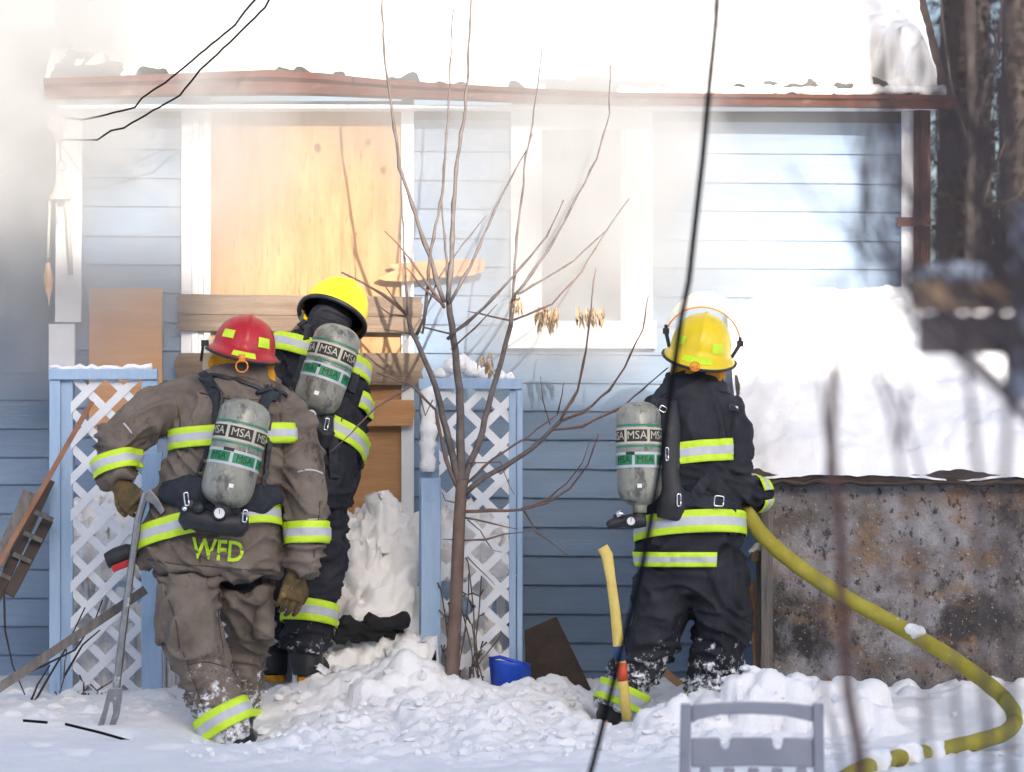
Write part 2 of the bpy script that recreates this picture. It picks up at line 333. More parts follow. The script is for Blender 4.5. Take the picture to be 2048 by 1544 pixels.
# wing to the left, set back
wing = thing('house_wing', (-2.6, 1.6, 0), 'set-back left wing of the blue house, half lost in smoke', 'house')
obj('wall_core', MB().box((-6, 1.605, -.3), (HX0+.0, 4.5, 3.3)), M['dark'], wing)
bw = board(-6, HX0-.005); bw.materials.append(M['siding']); zi = -.07
while zi < 3.3:
    o = bpy.data.objects.new('siding_board', bw); COL.objects.link(o); setpar(o, wing); o.location = (0, 1.6, zi+random.uniform(-.003,.003)); zi += PIT
obj('roof', MB().add([(-6.2,1.2,3.2),(HX0-.1,1.2,3.2),(HX0-.1,4.6,5),(-6.2,4.6,5),(-6.2,1.2,3.32),(HX0-.1,1.2,3.32),(HX0-.1,4.6,5.12),(-6.2,4.6,5.12)], [(0,1,2,3),(4,7,6,5),(0,4,5,1),(1,5,6,2),(3,2,6,7),(0,3,7,4)]), M['snow'], wing)
def panel(name, px0, px1, py0, py1, y, th, m, parent, bevel=.003, skew=0):
    a, b = P(px0, py1, y), P(px1, py0, y)
    mb = MB().box((a.x, y-th, a.z), (b.x, y, b.z))
    if skew: mb.v = [V((q.x+skew*(q.z-a.z), q.y, q.z)) for q in mb.v]
    return obj(name, mb, m, parent, bevel=bevel)
WF = WY-.021
# corner post at the left (white), two lengths
panel('corner_board', 112, 164, 198, 645, WF-.03, .05, M['white_trim'], house, skew=.006)
panel('corner_board', 100, 152, 648, 760, WF-.025, .06, M['white_trim'], house)
panel('corner_board', 1802, 1828, 212, 600, WF, .03, M['white_trim'], house)
# doorway
door = thing('boarded_door', P(620, 1000, WY), 'doorway in white frame covered by a tall plywood sheet', 'door')
for a, b, t in ((362, 384, .03), (384, 397, .045), (397, 408, .03), (408, 421, .05)): panel('casing', a, b, 196, 1150, WF, t, M['white_trim'], door, skew=.002)
panel('casing', 803, 828, 198, 1150, WF, .04, M['white_trim'], door)
panel('head_casing', 421, 803, 203, 224, WF, .035, M['white_trim'], door)
panel('plywood_sheet', 421, 804, 224, 735, WF, .018, M['plywood'], door)
panel('plywood_sheet', 425, 806, 737, 1150, WF-.001, .016, M['fresh_wood'], door)
def plank(name, px0, px1, py0, py1, y, th, m, label, seed, tilt=0, rag=True, cat='plank', group=None):
    r = random.Random(seed); a, b = P(px0, py1, y), P(px1, py0, y); n = 5; L_, R_ = [], []
    for i in range(n+1):
        z = a.z+(b.z-a.z)*i/n; L_.append((a.x+(r.uniform(-.012,.012) if rag else 0), z)); R_.append((b.x+(r.uniform(-.008,.008) if rag else 0), z))
    out = [(x, z+math.tan(tilt)*(x-a.x)) for x, z in L_]+[(x, z+math.tan(tilt)*(x-a.x)) for x, z in reversed(R_)]
    o = obj(name, MB().poly([(x, y-th, z) for x, z in out], th), m, bevel=.002)
    return tag(o, label, cat, group)
gp = 'planks nailed across the door'
plank('nailed_plank', 357, 845, 588, 628, WF-.056, .028, M['old_wood'], 'upper weathered plank nailed across the door behind the yellow helmet', 1, -.012, group=gp)
plank('nailed_plank', 356, 843, 629, 661, WF-.056, .024, M['old_wood'], 'narrow weathered plank directly under the upper plank across the door', 2, -.01, group=gp)
plank('nailed_plank', 354, 846, 706, 770, WF-.056, .028, M['old_wood'], 'lower weathered plank across the door behind the air tank', 3, 0, group=gp)
plank('nailed_plank', 722, 829, 800, 852, WF-.056, .035, M['fresh_wood'], 'short fresh orange board nailed low on the door', 4, 0, group=gp)
# torn board sticking out
o = obj('torn_board', MB().poly([P(a, b, WF-.09) for a, b in ((752,556),(790,540),(775,530),(815,525),(880,520),(972,517),(968,545),(940,552),(870,556),(810,564),(770,562))], .03), [M['fresh_wood']], bevel=.003)
tag(o, 'splintered orange board sticking out beside the door frame', 'board')
panel_o = panel('plywood_offcut', 178, 325, 577, 868, WF-.002, .014, M['plywood_dark'], None); tag(panel_o, 'small reddish plywood sheet leaning on the wall left of the door', 'plywood')
# ---- window
win = thing('window', P(1160, 695, WY), 'white framed window half hidden by smoke', 'window')
panel('pane', 1075, 1250, 260, 642, WF-.004, .004, M['glass'], win, 0)
for a in ((1022,1075,207,642,.035), (1250,1305,207,642,.035), (1075,1250,207,260,.033), (1016,1312,642,697,.05)): panel('frame', *a[:4], WF, a[4], M['white_trim'], win)
panel('sash', 1075, 1084, 260, 642, WF-.008, .012, M['white_paint'], win); panel('sash', 1241, 1250, 260, 642, WF-.008, .012, M['white_paint'], win)
# ---- roof, gutter, downspout
EY, EZ = .92, PZ(172, .92)
SLP = .5
RX0, RX1 = PX(96, EY), PX(1882, EY)
def roofz(x, y): 
    px = 1024+x*F/(EY-CAMY); s = np.interp(px, [90,540,640,830,1240,1905], [160,142,148,164,180,186])
    return CAMZ-(s-772)*(EY-CAMY)/F+(y-EY)*SLP-.02
xs = np.linspace(RX0, RX1, 60); ys = np.array([EY, EY+.3, EY+1, EY+2.6])
r_ = MB(); vs = [(x, y, roofz(x, y)-d) for d in (0, .05) for y in ys for x in xs]; nn = 60*4; fs = []
for j in range(3):
    for i in range(59): a = j*60+i; fs += [(a, a+1, a+61, a+60), (nn+a, nn+a+60, nn+a+61, nn+a+1)]
for i in range(59): fs.append((i, nn+i, nn+i+1, i+1))
for j in range(3): fs += [(j*60, (j+1)*60, nn+(j+1)*60, nn+j*60), (j*60+59, nn+j*60+59, nn+(j+1)*60+59, (j+1)*60+59)]
obj('roof', r_.add(vs, fs), M['shingle'], house)
# thick broken snow on the roof
U = np.arange(RX0-.02, RX1+.02, .016); Vv = np.concatenate([np.arange(-.02, .6, .016), np.arange(.6, 2.6, .05)])
UU, VV = np.meshgrid(U, Vv); pxU = 1024+UU*F/(EY-CAMY)
T = .03+.17*ss(.0,.14,VV)
T *= ss(RX0+.0,RX0+.38,UU)*.9+.1
T += vnoise(UU, VV, UU*0, 3.2, 4)*.07+vnoise(UU, VV, UU*0+3, 11, 3)*.025
bare = ((np.exp(-((pxU-1200)/150)**4)*np.exp(-((VV-.1)/.07)**2))*.26+(np.exp(-((pxU-1700)/150)**4)*np.exp(-((VV-.07)/.045)**2))*.18
        +np.exp(-((pxU-1540)/16)**2-((VV-.12)/.06)**2)*.3+np.exp(-((pxU-1628)/14)**2-((VV-.13)/.06)**2)*.3+np.exp(-((pxU-725)/22)**2-((VV-.17)/.06)**2)*.3
        +np.exp(-((pxU-630)/20)**2-((VV-.12)/.05)**2)*.22+np.exp(-((pxU-190)/75)**4)*np.exp(-((VV-.1)/.2)**2)*.2)
lumps(UU, VV, T, 700, (RX0+.2,RX1,-.02,.3), (.015,.06), rng, .8, lambda a, b: .8)
T -= bare*1.7*(.75+.9*vnoise(UU, VV, UU*0+9, 7, 3))
T = np.where(ss(RX1-.1,RX1,UU) > 0, T*(1-.85*ss(RX1-.1,RX1+.02,UU)), T)
m1 = np.exp(-((pxU-1210)/165)**6)+np.exp(-((pxU-1690)/165)**6)*.95
eg = 1-ss(.12, .2, VV+.12*vnoise(UU, VV, UU*0+2, 6, 3)); T = T*(1-m1*eg)-.015*m1*eg
T = np.maximum(T, -.025)
ZR = np.vectorize(lambda a, b: roofz(a, EY+b))(UU, VV)
nv = V((0, -SLP, 1)).normalized()
obj('roof_snow', grid_mesh('roof_snow', UU, EY+VV+nv.y*T, ZR+nv.z*T-.004), M['dirty_snow'], house)
# gutter: bent metal trough along the eave
gpx = [(88,157,199),(200,154,197),(320,149,193),(430,144,191),(540,140,190),(640,146,191),(770,160,196),(900,168,200),(1040,176,205),(1240,186,210),(1500,188,212),(1700,190,215),(1908,191,218)]
g = MB(); rows = []
for a, t, b in gpx:
    x = PX(a, .85); zt, zb = PZ(t, .85), PZ(b, .85); h = zt-zb
    rows.append([(x, .95, zb+.004), (x, .89, zb), (x, .865, zb+h*.12), (x, .855, zb+h*.55), (x, .83, zb+h*.72), (x, .825, zt), (x, .835, zt), (x, .84, zb+h*.72), (x, .87, zb+h*.5), (x, .95, zb+h*.3)])
vs = [q for r in rows for q in r]; fs = []
for i in range(len(rows)-1):
    for j in range(10): fs.append((i*10+j, i*10+(j+1) % 10, (i+1)*10+(j+1) % 10, (i+1)*10+j))
fs += [tuple(range(10)), tuple(range((len(rows)-1)*10+9, (len(rows)-1)*10-1, -1))]
obj('gutter', g.add(vs, fs), M['gutter'], house)
obj('soffit', MB().box((RX0+.05, .955, EZ-.1), (RX1-.02, WY+.02, EZ-.085)), M['white_paint'], house)
obj('rake_board', MB().add([(RX1-.01,EY-.01,EZ-.14),(RX1+.03,EY-.01,EZ-.14),(RX1+.03,EY-.01,EZ+.0),(RX1-.01,EY-.01,EZ+.0),(RX1-.01,EY+2.6,EZ-.14+2.6*SLP),(RX1+.03,EY+2.6,EZ-.14+2.6*SLP),(RX1+.03,EY+2.6,EZ+2.6*SLP),(RX1-.01,EY+2.6,EZ+2.6*SLP)],
    [(0,1,2,3),(7,6,5,4),(0,4,5,1),(1,5,6,2),(2,6,7,3),(3,7,4,0)]), M['dark_wood'], house)
gs = MB(); pts = [P(a, 182+random.uniform(-3,3), .885) for a in range(1235, 1900, 9)]
gs.tube(pts, [.02+random.uniform(-.008,.01) for _ in pts], 8); obj('gutter_snow', gs, M['dirty_snow'], house, True)
ds = MB()
for k in range(5):
    x = 1828+k*6.3; ds.box(P(x, 600, WF-.075+.012*abs(k-2)), P(x+6.2, 214, WF-.005), 0)
obj('downspout', ds, M['gutter'], house, bevel=.003)
obj('downspout_clamp', MB().box(P(1795, 452, WF-.09), P(1858, 436, WF-.0)), M['gutter'], house)
# porch deck behind the lattices
deck = thing('porch_deck', (-1, .9, 0), 'snow-buried porch deck with blue skirt board behind the lattice panels', 'porch')
obj('deck_board', MB().box((PX(128,.7), .68, .56), (PX(1015,.7), WF-.06, .6)), M['old_wood'], deck)
obj('skirt_board', MB().box((PX(128,.7), .66, .44), (PX(1015,.7), .68, .6)), M['blue_paint'], deck)
for a in (135, 420, 720, 1005): obj('post', MB().box((PX(a,.7)-.03, .69, -.2), (PX(a,.7)+.03, .75, .56)), M['dark_wood'], deck)
obj('dark_void_sheet', MB().box((PX(120,1.1), WF-.05, -.3), (PX(1018,1.1), WF-.03, .56)), M['dark'], deck)  # near-black sheet deepens the shade of the void under the deck
# snow heap on the deck
Ux = np.arange(PX(128,.7)-.02, PX(1018,.7), .014); Uy = np.arange(.24, WF-.02, .014); DX, DY = np.meshgrid(Ux, Uy)
pxd = 1024+DX*F/(.8-CAMY)
top = np.interp(pxd, [120,150,300,420,560,690,760,840,900,960,1020], [.18,.34,.36,.3,.25,.3,.38,.33,.36,.3,.1])
wdo = ss(600,640,pxd)*(1-ss(850,885,pxd))
frt = .655+.02*np.sin(pxd*.07+1)
DZ = (.585+top*ss(.62,1.12,DY)-.2*(1-ss(0,.07,DY-frt+.03)))*(1-wdo)+wdo*(.16+(.4+top*1.0)*ss(.18,.98,DY))
DZ += vnoise(DX, DY, DX*0, 5, 4)*.05*np.maximum(ss(.62,.75,DY), wdo)
lumps(DX, DY, DZ, 420, (Ux[0],Ux[-1],.66,1.15), (.02,.075), rng, .85, lambda a, b: 0 if PX(610,.7) < a < PX(860,.7) else 1)
lumps(DX, DY, DZ, 14, (PX(640,.6),PX(850,.6),.28,1.1), (.03,.1), rng, .9)
DZ = np.where((wdo < .02)&(DY < .58), -.25, DZ)
tag(obj('snow_heap', roughen(grid_mesh('snow_heap', DX, DY, DZ), ((4,.07),(11,.06),(30,.02)), 3), M['dirty_snow']), 'dirty snow heap with tan debris piled against the boarded door', 'snow heap')
# ---- shed at the right
shed = thing('shed', (1.8, .6, 0), 'low shed with stained stucco front and thick snow on its sloping roof', 'shed')
SX0, SX1 = PX(1545,0), 3.2
obj('front_wall', MB().box((SX0, .02, -.3), (SX1, .08, 1.12)), M['stucco'], shed)
obj('side_wall', MB().box((SX0, .08, -.3), (SX0+.05, WF-.03, 1.12)), M['grey_wood'], shed)
obj('corner_post', MB().box((SX0-.05, .0, -.3), (SX0+.002, .07, 1.12)), M['grey_wood'], shed)
RL = PX(1486,0); EZ2 = PZ(950, -.06)
def shz(y): return EZ2+(y+.06)*.6
obj('roof_deck', MB().add([(RL,-.06,shz(-.06)-.04),(SX1,-.06,shz(-.06)-.04),(SX1,WF-.03,shz(WF-.03)-.04),(RL,WF-.03,shz(WF-.03)-.04),(RL,-.06,shz(-.06)),(SX1,-.06,shz(-.06)),(SX1,WF-.03,shz(WF-.03)),(RL,WF-.03,shz(WF-.03))],
    [(0,1,2,3),(7,6,5,4),(0,4,5,1),(1,5,6,2),(2,6,7,3),(3,7,4,0)]), M['dark_wood'], shed)
dr = MB(); pts = [V((x, -.065+random.uniform(-.008,.008), EZ2-.03+random.uniform(-.012,.008))) for x in np.arange(RL+.02, SX1, .05)]
dr.tube(pts, [.012+random.uniform(-.004,.006) for _ in pts], 6); obj('roof_edge', dr, M['dark_wood'], shed, True)
U = np.arange(RL-.01, SX1, .016); Vv = np.arange(-.075, WF-.0, .016); UU, VV = np.meshgrid(U, Vv)
T = .012+.055*ss(-.08,.05,VV)+.05*ss(.0,.7,VV); T *= .15+.85*ss(RL-.01,RL+.22,UU)
T += vnoise(UU, VV, UU*0, 2.5, 4)*.05+vnoise(UU, VV, UU*0+7, 12, 3)*.012
T += -.05*np.exp(-((UU-1.98)/.12)**2-((VV+.06)/.05)**2)
T = np.where((VV < -.05), T*.4, T)
obj('roof_snow', grid_mesh('shed_snow', UU, VV-.2*T, shz(VV)+T-.006), M['snow'], shed)
# ---- lattice trellises
def clip(poly, x0, x1, z0, z1):
    for ax, lim, sg in ((0,x0,1),(0,x1,-1),(1,z0,1),(1,z1,-1)):
        out = []
        for i, a in enumerate(poly):
            b = poly[(i+1) % len(poly)]; da, db = sg*(a[ax]-lim), sg*(b[ax]-lim)
            if da >= 0: out.append(a)
            if da*db < 0: t = da/(da-db); out.append((a[0]+(b[0]-a[0])*t, a[1]+(b[1]-a[1])*t))
        poly = out
        if not poly: return []
    return poly
def lattice(px0, px1, py0, py1, y, label, fr):
    t = thing('lattice_trellis', P((px0+px1)/2, py1, y), label, 'trellis', 'white lattice trellises beside the porch')
    a, b = P(px0, py1, y), P(px1, py0, y); pit = .164; wd = .0185*1.414
    for sgn, yy in ((1, y), (-1, y-.008)):
        k0 = math.floor((min(a.x, b.x)*1-10)/pit)
        for k in range(-60, 61):
            c = k*pit+.03  # line x + sgn*z = c
            pl = clip([(c-sgn*(-1)-wd, -1), (c-sgn*(-1)+wd, -1), (c-sgn*3+wd, 3), (c-sgn*3-wd, 3)], a.x, b.x, a.z, b.z)
            if len(pl) < 3: continue
            if max(q[0] for q in pl)-min(q[0] for q in pl) < .012: continue
            obj('slat', MB().poly([(q[0], yy-.007, q[1]) for q in pl], .007), M['white_paint'], t)
    for (u0, u1, v0, v1, d0, d1) in fr:
        p, q = P(u0, v1, y), P(u1, v0, y); obj('frame', MB().box((p.x, y-d0, p.z), (q.x, y+d1, q.z)), M['blue_paint'], t, bevel=.003)
    return t
LY = .5
lattice(142, 288, 757, 1420, LY, 'left white lattice trellis in a blue frame beside the brown-coated firefighter',
        [(100,122,740,1420,.03,.02), (122,146,758,1420,.012,.03), (100,316,738,759,.045,.03), (284,316,759,1420,.03,.02), (288,328,905,1385,.1,-.06)])
lattice(878, 1022, 770, 1400, LY, 'right white lattice trellis in a blue frame behind the bare tree',
        [(838,880,760,1420,-.0,.03), (838,1044,757,778,.045,.03), (1018,1032,778,1400,.02,.02), (1034,1045,760,1400,.03,.06), (843,882,955,1368,.1,-.05)])
def snowcap(name, pts, r, label, parent=None):
    mb = MB(); mb.tube(pts, [r*random.uniform(.7,1.2) for _ in pts], 9)
    return tag(obj(name, mb, M['snow'], None, True), label, 'snow')
snowcap('snow_line', [P(a, 735+random.uniform(-3,4), LY) for a in range(100, 316, 12)], .013, 'thin line of snow lying on top of left trellis')
sc_ = MB(); 
for a, b, r in ((905,735,.035),(925,730,.04),(945,742,.034),(880,748,.022),(970,750,.03),(1000,752,.022),(1020,754,.016)):
    sc_.loft([(P(a-r*500,b+8,LY),.004,.004),(P(a-r*250,b,LY),r,r),(P(a,b-3,LY),r*1.2,r),(P(a+r*250,b+2,LY),r*.9,r),(P(a+r*500,b+9,LY),.004,.004)], 10)
tag(obj('snow_lumps', sc_, M['snow'], None, True), 'lumpy snow sitting on top of right trellis', 'snow')
sn = MB(); pts = [P(856+random.uniform(-2,2), b, LY-.06) for b in range(775, 950, 8)]
sn.tube(pts, [random.uniform(.03,.045) for _ in pts], 9); tag(obj('snow_clump', sn, M['snow'], None, True), 'column of snow clinging to the blue post left of the tree', 'snow')
# ---- out of frame behind the camera: house added to keep the yard in shade
nb = thing('shade_house', (4, -24, 0), 'added unseen house behind the camera, placed to shade the yard', 'house')
obj('wall', MB().box((-16, -27, -.3), (18, -21, 7.2)), M['white_paint'], nb)
RZ = 1.62+(WY+24)/math.cos(SUN_AZ)*math.tan(SUN_EL)
obj('roof', MB().add([(-17,-27.6,7.0),(24,-27.6,7.0),(24,-20.4,7.0),(-17,-20.4,7.0),(-13,-24,RZ),(4.7,-24,RZ)], [(0,1,5,4),(2,3,4,5),(1,2,5),(3,0,4),(0,3,2,1)]), M['shingle'], nb)
obj('shade_block', MB().box((-9, -24.6, 7), (PX(392,WY)+(WY+24)*math.tan(SUN_AZ), -23.9, RZ+.4)), M['white_paint'], nb)  # block added above the ridge so the left wall falls in shade
# ================================================================ FIREFIGHTERS
def remesh(mb, voxel, fold=0, fine=0, seed=0, smooth=4, name='cloth'):
    me = mb.mesh('tmp', True); o = bpy.data.objects.new('tmp', me); COL.objects.link(o)
    r = o.modifiers.new('r', 'REMESH'); r.mode = 'VOXEL'; r.voxel_size = voxel; r.use_smooth_shade = True
    if smooth: s = o.modifiers.new('s', 'SMOOTH'); s.factor = .5; s.iterations = smooth
    dg = bpy.context.evaluated_depsgraph_get(); dg.update()
    out = bpy.data.meshes.new_from_object(o.evaluated_get(dg)); bpy.data.objects.remove(o); bpy.data.meshes.remove(me)
    out.name = name
    if fold:
        n = len(out.vertices); co = np.empty(n*3); no = np.empty(n*3)
        out.vertices.foreach_get('co', co); out.vertices.foreach_get('normal', no); co = co.reshape(-1,3); no = no.reshape(-1,3)
        d = np.empty(n)
        for i in range(n):
            x, y, z = co[i]; wx = noise.noise((x*3+seed, y*3, z*3))*.35
            q = (x*6+seed+wx*2, y*6, z*13+wx*7+x*4)
            a = noise.noise(q); b = noise.noise((x*11+seed, y*11, z*19+x*9+wx*8))
            d[i] = fold*(max(0, 1-abs(a)*3)**1.8*1.6-.4+.45*noise.noise((x*3, y*3, z*3+seed)))+fine*(1-abs(b)*2.4)
        co += no*d[:, None]; out.vertices.foreach_set('co', co.ravel()); out.update()
    out.polygons.foreach_set('use_smooth', [True]*len(out.polygons))
    return out
def bvh_of(me): return BVHTree.FromPolygons([v.co.copy() for v in me.vertices], [tuple(p.vertices) for p in me.polygons])
def st(y0, rows, ppm):
    return [(P(a, b, y0+dy), rx/ppm, ry) for a, b, dy, rx, ry in rows]
def band(bvh, C, n, parent, rows=(-.04,-.015,.015,.04), R=.4, off=.004, mats=None, a0=0, a1=360, seg=96, name='reflective_band'):
    C = V(C); n = V(n).normalized(); e1 = (V((1,0,0))-n*n.x).normalized(); e2 = n.cross(e1); ra = []; mi_ = [0,0,0,1,1,1,0,0,0]
    rows = [rows[0]+(rows[1]-rows[0])*j/3 for j in range(3)]+[rows[1]+(rows[2]-rows[1])*j/3 for j in range(3)]+[rows[2]+(rows[3]-rows[2])*j/3 for j in range(4)]
    full = a1-a0 >= 360
    for o in rows:
        rr = []
        for k in range(seg+1):
            th = math.radians(a0+(a1-a0)*k/seg); d = e1*math.cos(th)+e2*math.sin(th)
            h = bvh.ray_cast(C+n*o, d, R); rr.append(h[3] if h[0] is not None else None)
        def win(arr, k, j): return [arr[(k+i) % seg if full else min(max(k+i, 0), seg)] for i in range(-j, j+1)]
        mx_ = [None if rr[k] is None else max(q for q in win(rr, k, 3) if q is not None) for k in range(seg+1)]
        sm = [None if mx_[k] is None else sum(q for q in win(mx_, k, 3) if q is not None)/sum(q is not None for q in win(mx_, k, 3)) for k in range(seg+1)]
        ra.append(sm)
    ra = [[None if any(r_[k] is None for r_ in ra) else max(.35*ra[i][k]+.65*max(r_[k] for r_ in ra), max(r_[k] for r_ in ra[max(0,i-2):i+3])) for k in range(seg+1)] for i in range(len(ra))]
    mb = MB()
    for i in range(len(rows)-1):
        for k in range(seg):
            q = [ra[i][k], ra[i][k+1], ra[i+1][k+1], ra[i+1][k]]
            if None in q: continue
            pts = []
            for r_, o, kk in ((q[0],rows[i],k),(q[1],rows[i],k+1),(q[2],rows[i+1],k+1),(q[3],rows[i+1],k)):
                th = math.radians(a0+(a1-a0)*kk/seg); d = e1*math.cos(th)+e2*math.sin(th)
                pts.append(C+n*o+d*(r_+off))
            mb.add(pts, [(0,1,2,3)], mi_[i])
    if not mb.f: print('EMPTY BAND', parent.name, C); return
    bm = bmesh.new(); vv = [bm.verts.new(q) for q in mb.v]
    for f, mi in zip(mb.f, mb.m): bm.faces.new([vv[i] for i in f]).material_index = mi
    bmesh.ops.remove_doubles(bm, verts=bm.verts, dist=.0004); bmesh.ops.recalc_face_normals(bm, faces=bm.faces); seen = set(); o = None
    bm.faces.ensure_lookup_table()
    for f0 in bm.faces:                                   # one object for each unbroken run of tape
        if f0 in seen: continue
        stack = [f0]; isl = []; seen.add(f0)
        while stack:
            f = stack.pop(); isl.append(f)
            for e in f.edges:
                for g_ in e.link_faces:
                    if g_ not in seen: seen.add(g_); stack.append(g_)
        if len(isl) < 18: continue
        ix = {}; vs = []; fs = []
        for f in isl:
            for v in f.verts:
                if v not in ix: ix[v] = len(vs); vs.append(tuple(v.co))
            fs.append([ix[v] for v in f.verts])
        me = bpy.data.meshes.new(name); me.from_pydata(vs, [], fs)
        for pl, f in zip(me.polygons, isl): pl.material_index = f.material_index; pl.use_smooth = True
        o = obj(name, me, [M['lime'], M['silver_tape']], parent); s_ = o.modifiers.new('s', 'SOLIDIFY'); s_.thickness = .003; s_.offset = 0
    bm.free(); return o
CAMP = V((0, CAMY, CAMZ))
def hit(bvh, px, py, dflt):
    d = (P(px, py, 0)-CAMP).normalized(); h = bvh.ray_cast(CAMP, d, 60)
    if h[0] is None: return P(px, py, dflt), V((0,-1,0)), dflt
    n = h[1] if h[1].y < 0 else -h[1]
    return h[0], n, h[0].y
def resample(pts, step):
    out = []
    for (a, b) in zip(pts[:-1], pts[1:]):
        n = max(1, int(math.hypot(b[0]-a[0], b[1]-a[1])/step)); out += [(a[0]+(b[0]-a[0])*i/n, a[1]+(b[1]-a[1])*i/n) for i in range(n)]
    return out+[pts[-1]]
def strap(bvh, pts, wd, th, m, parent, name='strap', y0=0, lift=.004):
    sm = resample(pts, 9); H = []; y = y0
    for a, b in sm: p, n, y = hit(bvh, a, b, y); H.append((p, n))
    ys = [h[0] for h in H]; 
    H = [((ys[max(i-1,0)]+ys[i]+ys[min(i+1,len(ys)-1)])/3, H[i][1]) for i in range(len(ys))]
    mb = MB(); rg = []
    for i, (p, n) in enumerate(H):
        t = (H[min(i+1, len(H)-1)][0]-H[max(i-1, 0)][0]).normalized(); n = (n+V((0,-.8,0))).normalized(); s_ = t.cross(n).normalized()*wd/2; n = s_.cross(t).normalized()
        if n.y > 0: n = -n
        b0 = p+n*lift; rg.append([b0-s_-n*.006, b0+s_-n*.006, b0+s_+n*th, b0-s_+n*th])
    vs = [q for r in rg for q in r]; fs = []
    for i in range(len(rg)-1):
        for j in range(4): fs.append((i*4+j, i*4+(j+1) % 4, (i+1)*4+(j+1) % 4, (i+1)*4+j))
    fs += [(0,1,2,3), tuple((len(rg)-1)*4+j for j in (3,2,1,0))]
    return obj(name, mb.add(vs, fs), m, parent, bevel=.002)
def textmesh(s, size, spacing=1.0, off=0.0):
    c = bpy.data.curves.new('t', 'FONT'); c.body = s; c.size = size; c.align_x = 'CENTER'; c.align_y = 'CENTER'; c.space_character = spacing; c.offset = off
    c.resolution_u = 3
    o = bpy.data.objects.new('t', c); COL.objects.link(o); dg = bpy.context.evaluated_depsgraph_get(); dg.update()
    me = bpy.data.meshes.new_from_object(o.evaluated_get(dg)); bpy.data.objects.remove(o)
    bm = bmesh.new(); bm.from_mesh(me); bmesh.ops.remove_doubles(bm, verts=bm.verts, dist=1e-5)
    bmesh.ops.triangulate(bm, faces=bm.faces); bmesh.ops.subdivide_edges(bm, edges=[e for e in bm.edges if e.calc_length() > size*.3], cuts=1); bmesh.ops.triangulate(bm, faces=bm.faces)
    vs = [v.co.copy() for v in bm.verts]; fs = [[v.index for v in f.verts] for f in bm.faces]; bm.free(); bpy.data.meshes.remove(me)
    return vs, fs
def tank_build(parent, top, bot, R, spin=0):
    """air cylinder between two points with its printed bands"""
    top, bot = V(top), V(bot); ax = (top-bot).normalized(); L = (top-bot).length
    xa = (V((1,0,0))-ax*ax.x).normalized(); ya = ax.cross(xa); Mx = Matrix(((xa.x,ya.x,ax.x,bot.x),(xa.y,ya.y,ax.y,bot.y),(xa.z,ya.z,ax.z,bot.z),(0,0,0,1)))
    pr = [(.001,-.03),(.03,-.03),(.032,-.005)]
    for i in range(9): a = math.pi/2*i/8; pr.append((max(.034, R*math.sin(a)**.85), .085-.085*math.cos(a)))
    for i in range(1, 11): a = math.pi/2*i/10; pr.append((max(.001, R*math.cos(a)**.8), L-.075+.075*math.sin(a)))
    cyl = obj('air_cylinder', MB().lathe(pr, Mx, 48), M['tank'], parent, True)
    def W(u, z, r): a = -math.pi/2+u/R+spin; return Mx@V((r*math.cos(a), r*math.sin(a), z))
    def ring(name, z0, z1, m, d):
        mb = MB(); sg = 48
        vs = [W(2*math.pi*R*k/sg, z, R+d) for z in (z0, z1) for k in range(sg)]
        return obj(name, mb.add(vs, [(k, (k+1) % sg, sg+(k+1) % sg, sg+k) for k in range(sg)]), m, cyl, True)
    def patch(name, u0, u1, z0, z1, m, d):
        n = 8; vs = [W(u0+(u1-u0)*k/n, z, R+d) for z in (z0, z1) for k in range(n+1)]
        return obj(name, MB().add(vs, [(k, k+1, n+2+k, n+1+k) for k in range(n)]), m, cyl, True)
    def text(s, u, z, size, m, d, sx=1.0):
        vs, fs = textmesh(s, size, off=0)
        return obj('lettering', MB().add([W(u+v.x*sx, z+v.y, R+d) for v in vs], fs), m, cyl)
    zc = L*.66
    ring('green_stripe', zc+.042, zc+.05, M['tank_green'], .0012); ring('green_stripe', zc-.05, zc-.042, M['tank_green'], .0012)
    ring('label_band', zc-.036, zc+.036, M['cream'], .001)
    per = 2*math.pi*R/6
    for k in range(-2, 3):
        patch('label_box', (k-.44)*per, (k+.44)*per, zc-.026, zc+.026, M['print_black'], .002); text('MSA', k*per, zc, .05, M['cream'], .0035, .92)
    z2 = L*.43
    ring('silver_band', z2-.034, z2+.034, M['silver_tape'], .0012)
    for k in range(-2, 3):
        u = (k+.35)*per; patch('label_box', u-.44*per, u+.44*per, z2-.022, z2+.022, M['print_green'], .002); text('MSA', u, z2, .042, M['print_black'], .0032, .95)
    patch('label_sticker', -.5*per, -.1*per, zc-.085, zc-.07, M['print_black'], .0015)
    patch('label_sticker', .0, .02, L*.16, L*.16+.018, M['white_dial'], .002)
    return cyl, Mx, W
def gauge(parent, c, r, nrm=(0,-1,0)):
    nv = V(nrm).normalized(); q = nv.to_track_quat('Z', 'Y').to_matrix().to_4x4(); Mx = Matrix.Translation(V(c))@q
    g = obj('pressure_gauge', MB().lathe([(.001,-.02),(r*1.45,-.02),(r*1.5,.004),(r*1.15,.008),(r*1.1,.002)], Mx, 20), M['rubber'], parent, True)
    obj('dial', MB().lathe([(.0005,.003),(r*1.12,.003)], Mx, 20), M['white_dial'], g)
    obj('needle', MB().box((-.0015,-.002,.004),(.0015,r*.8,.0055)), M['print_black'], g).matrix_world = Mx
    return g
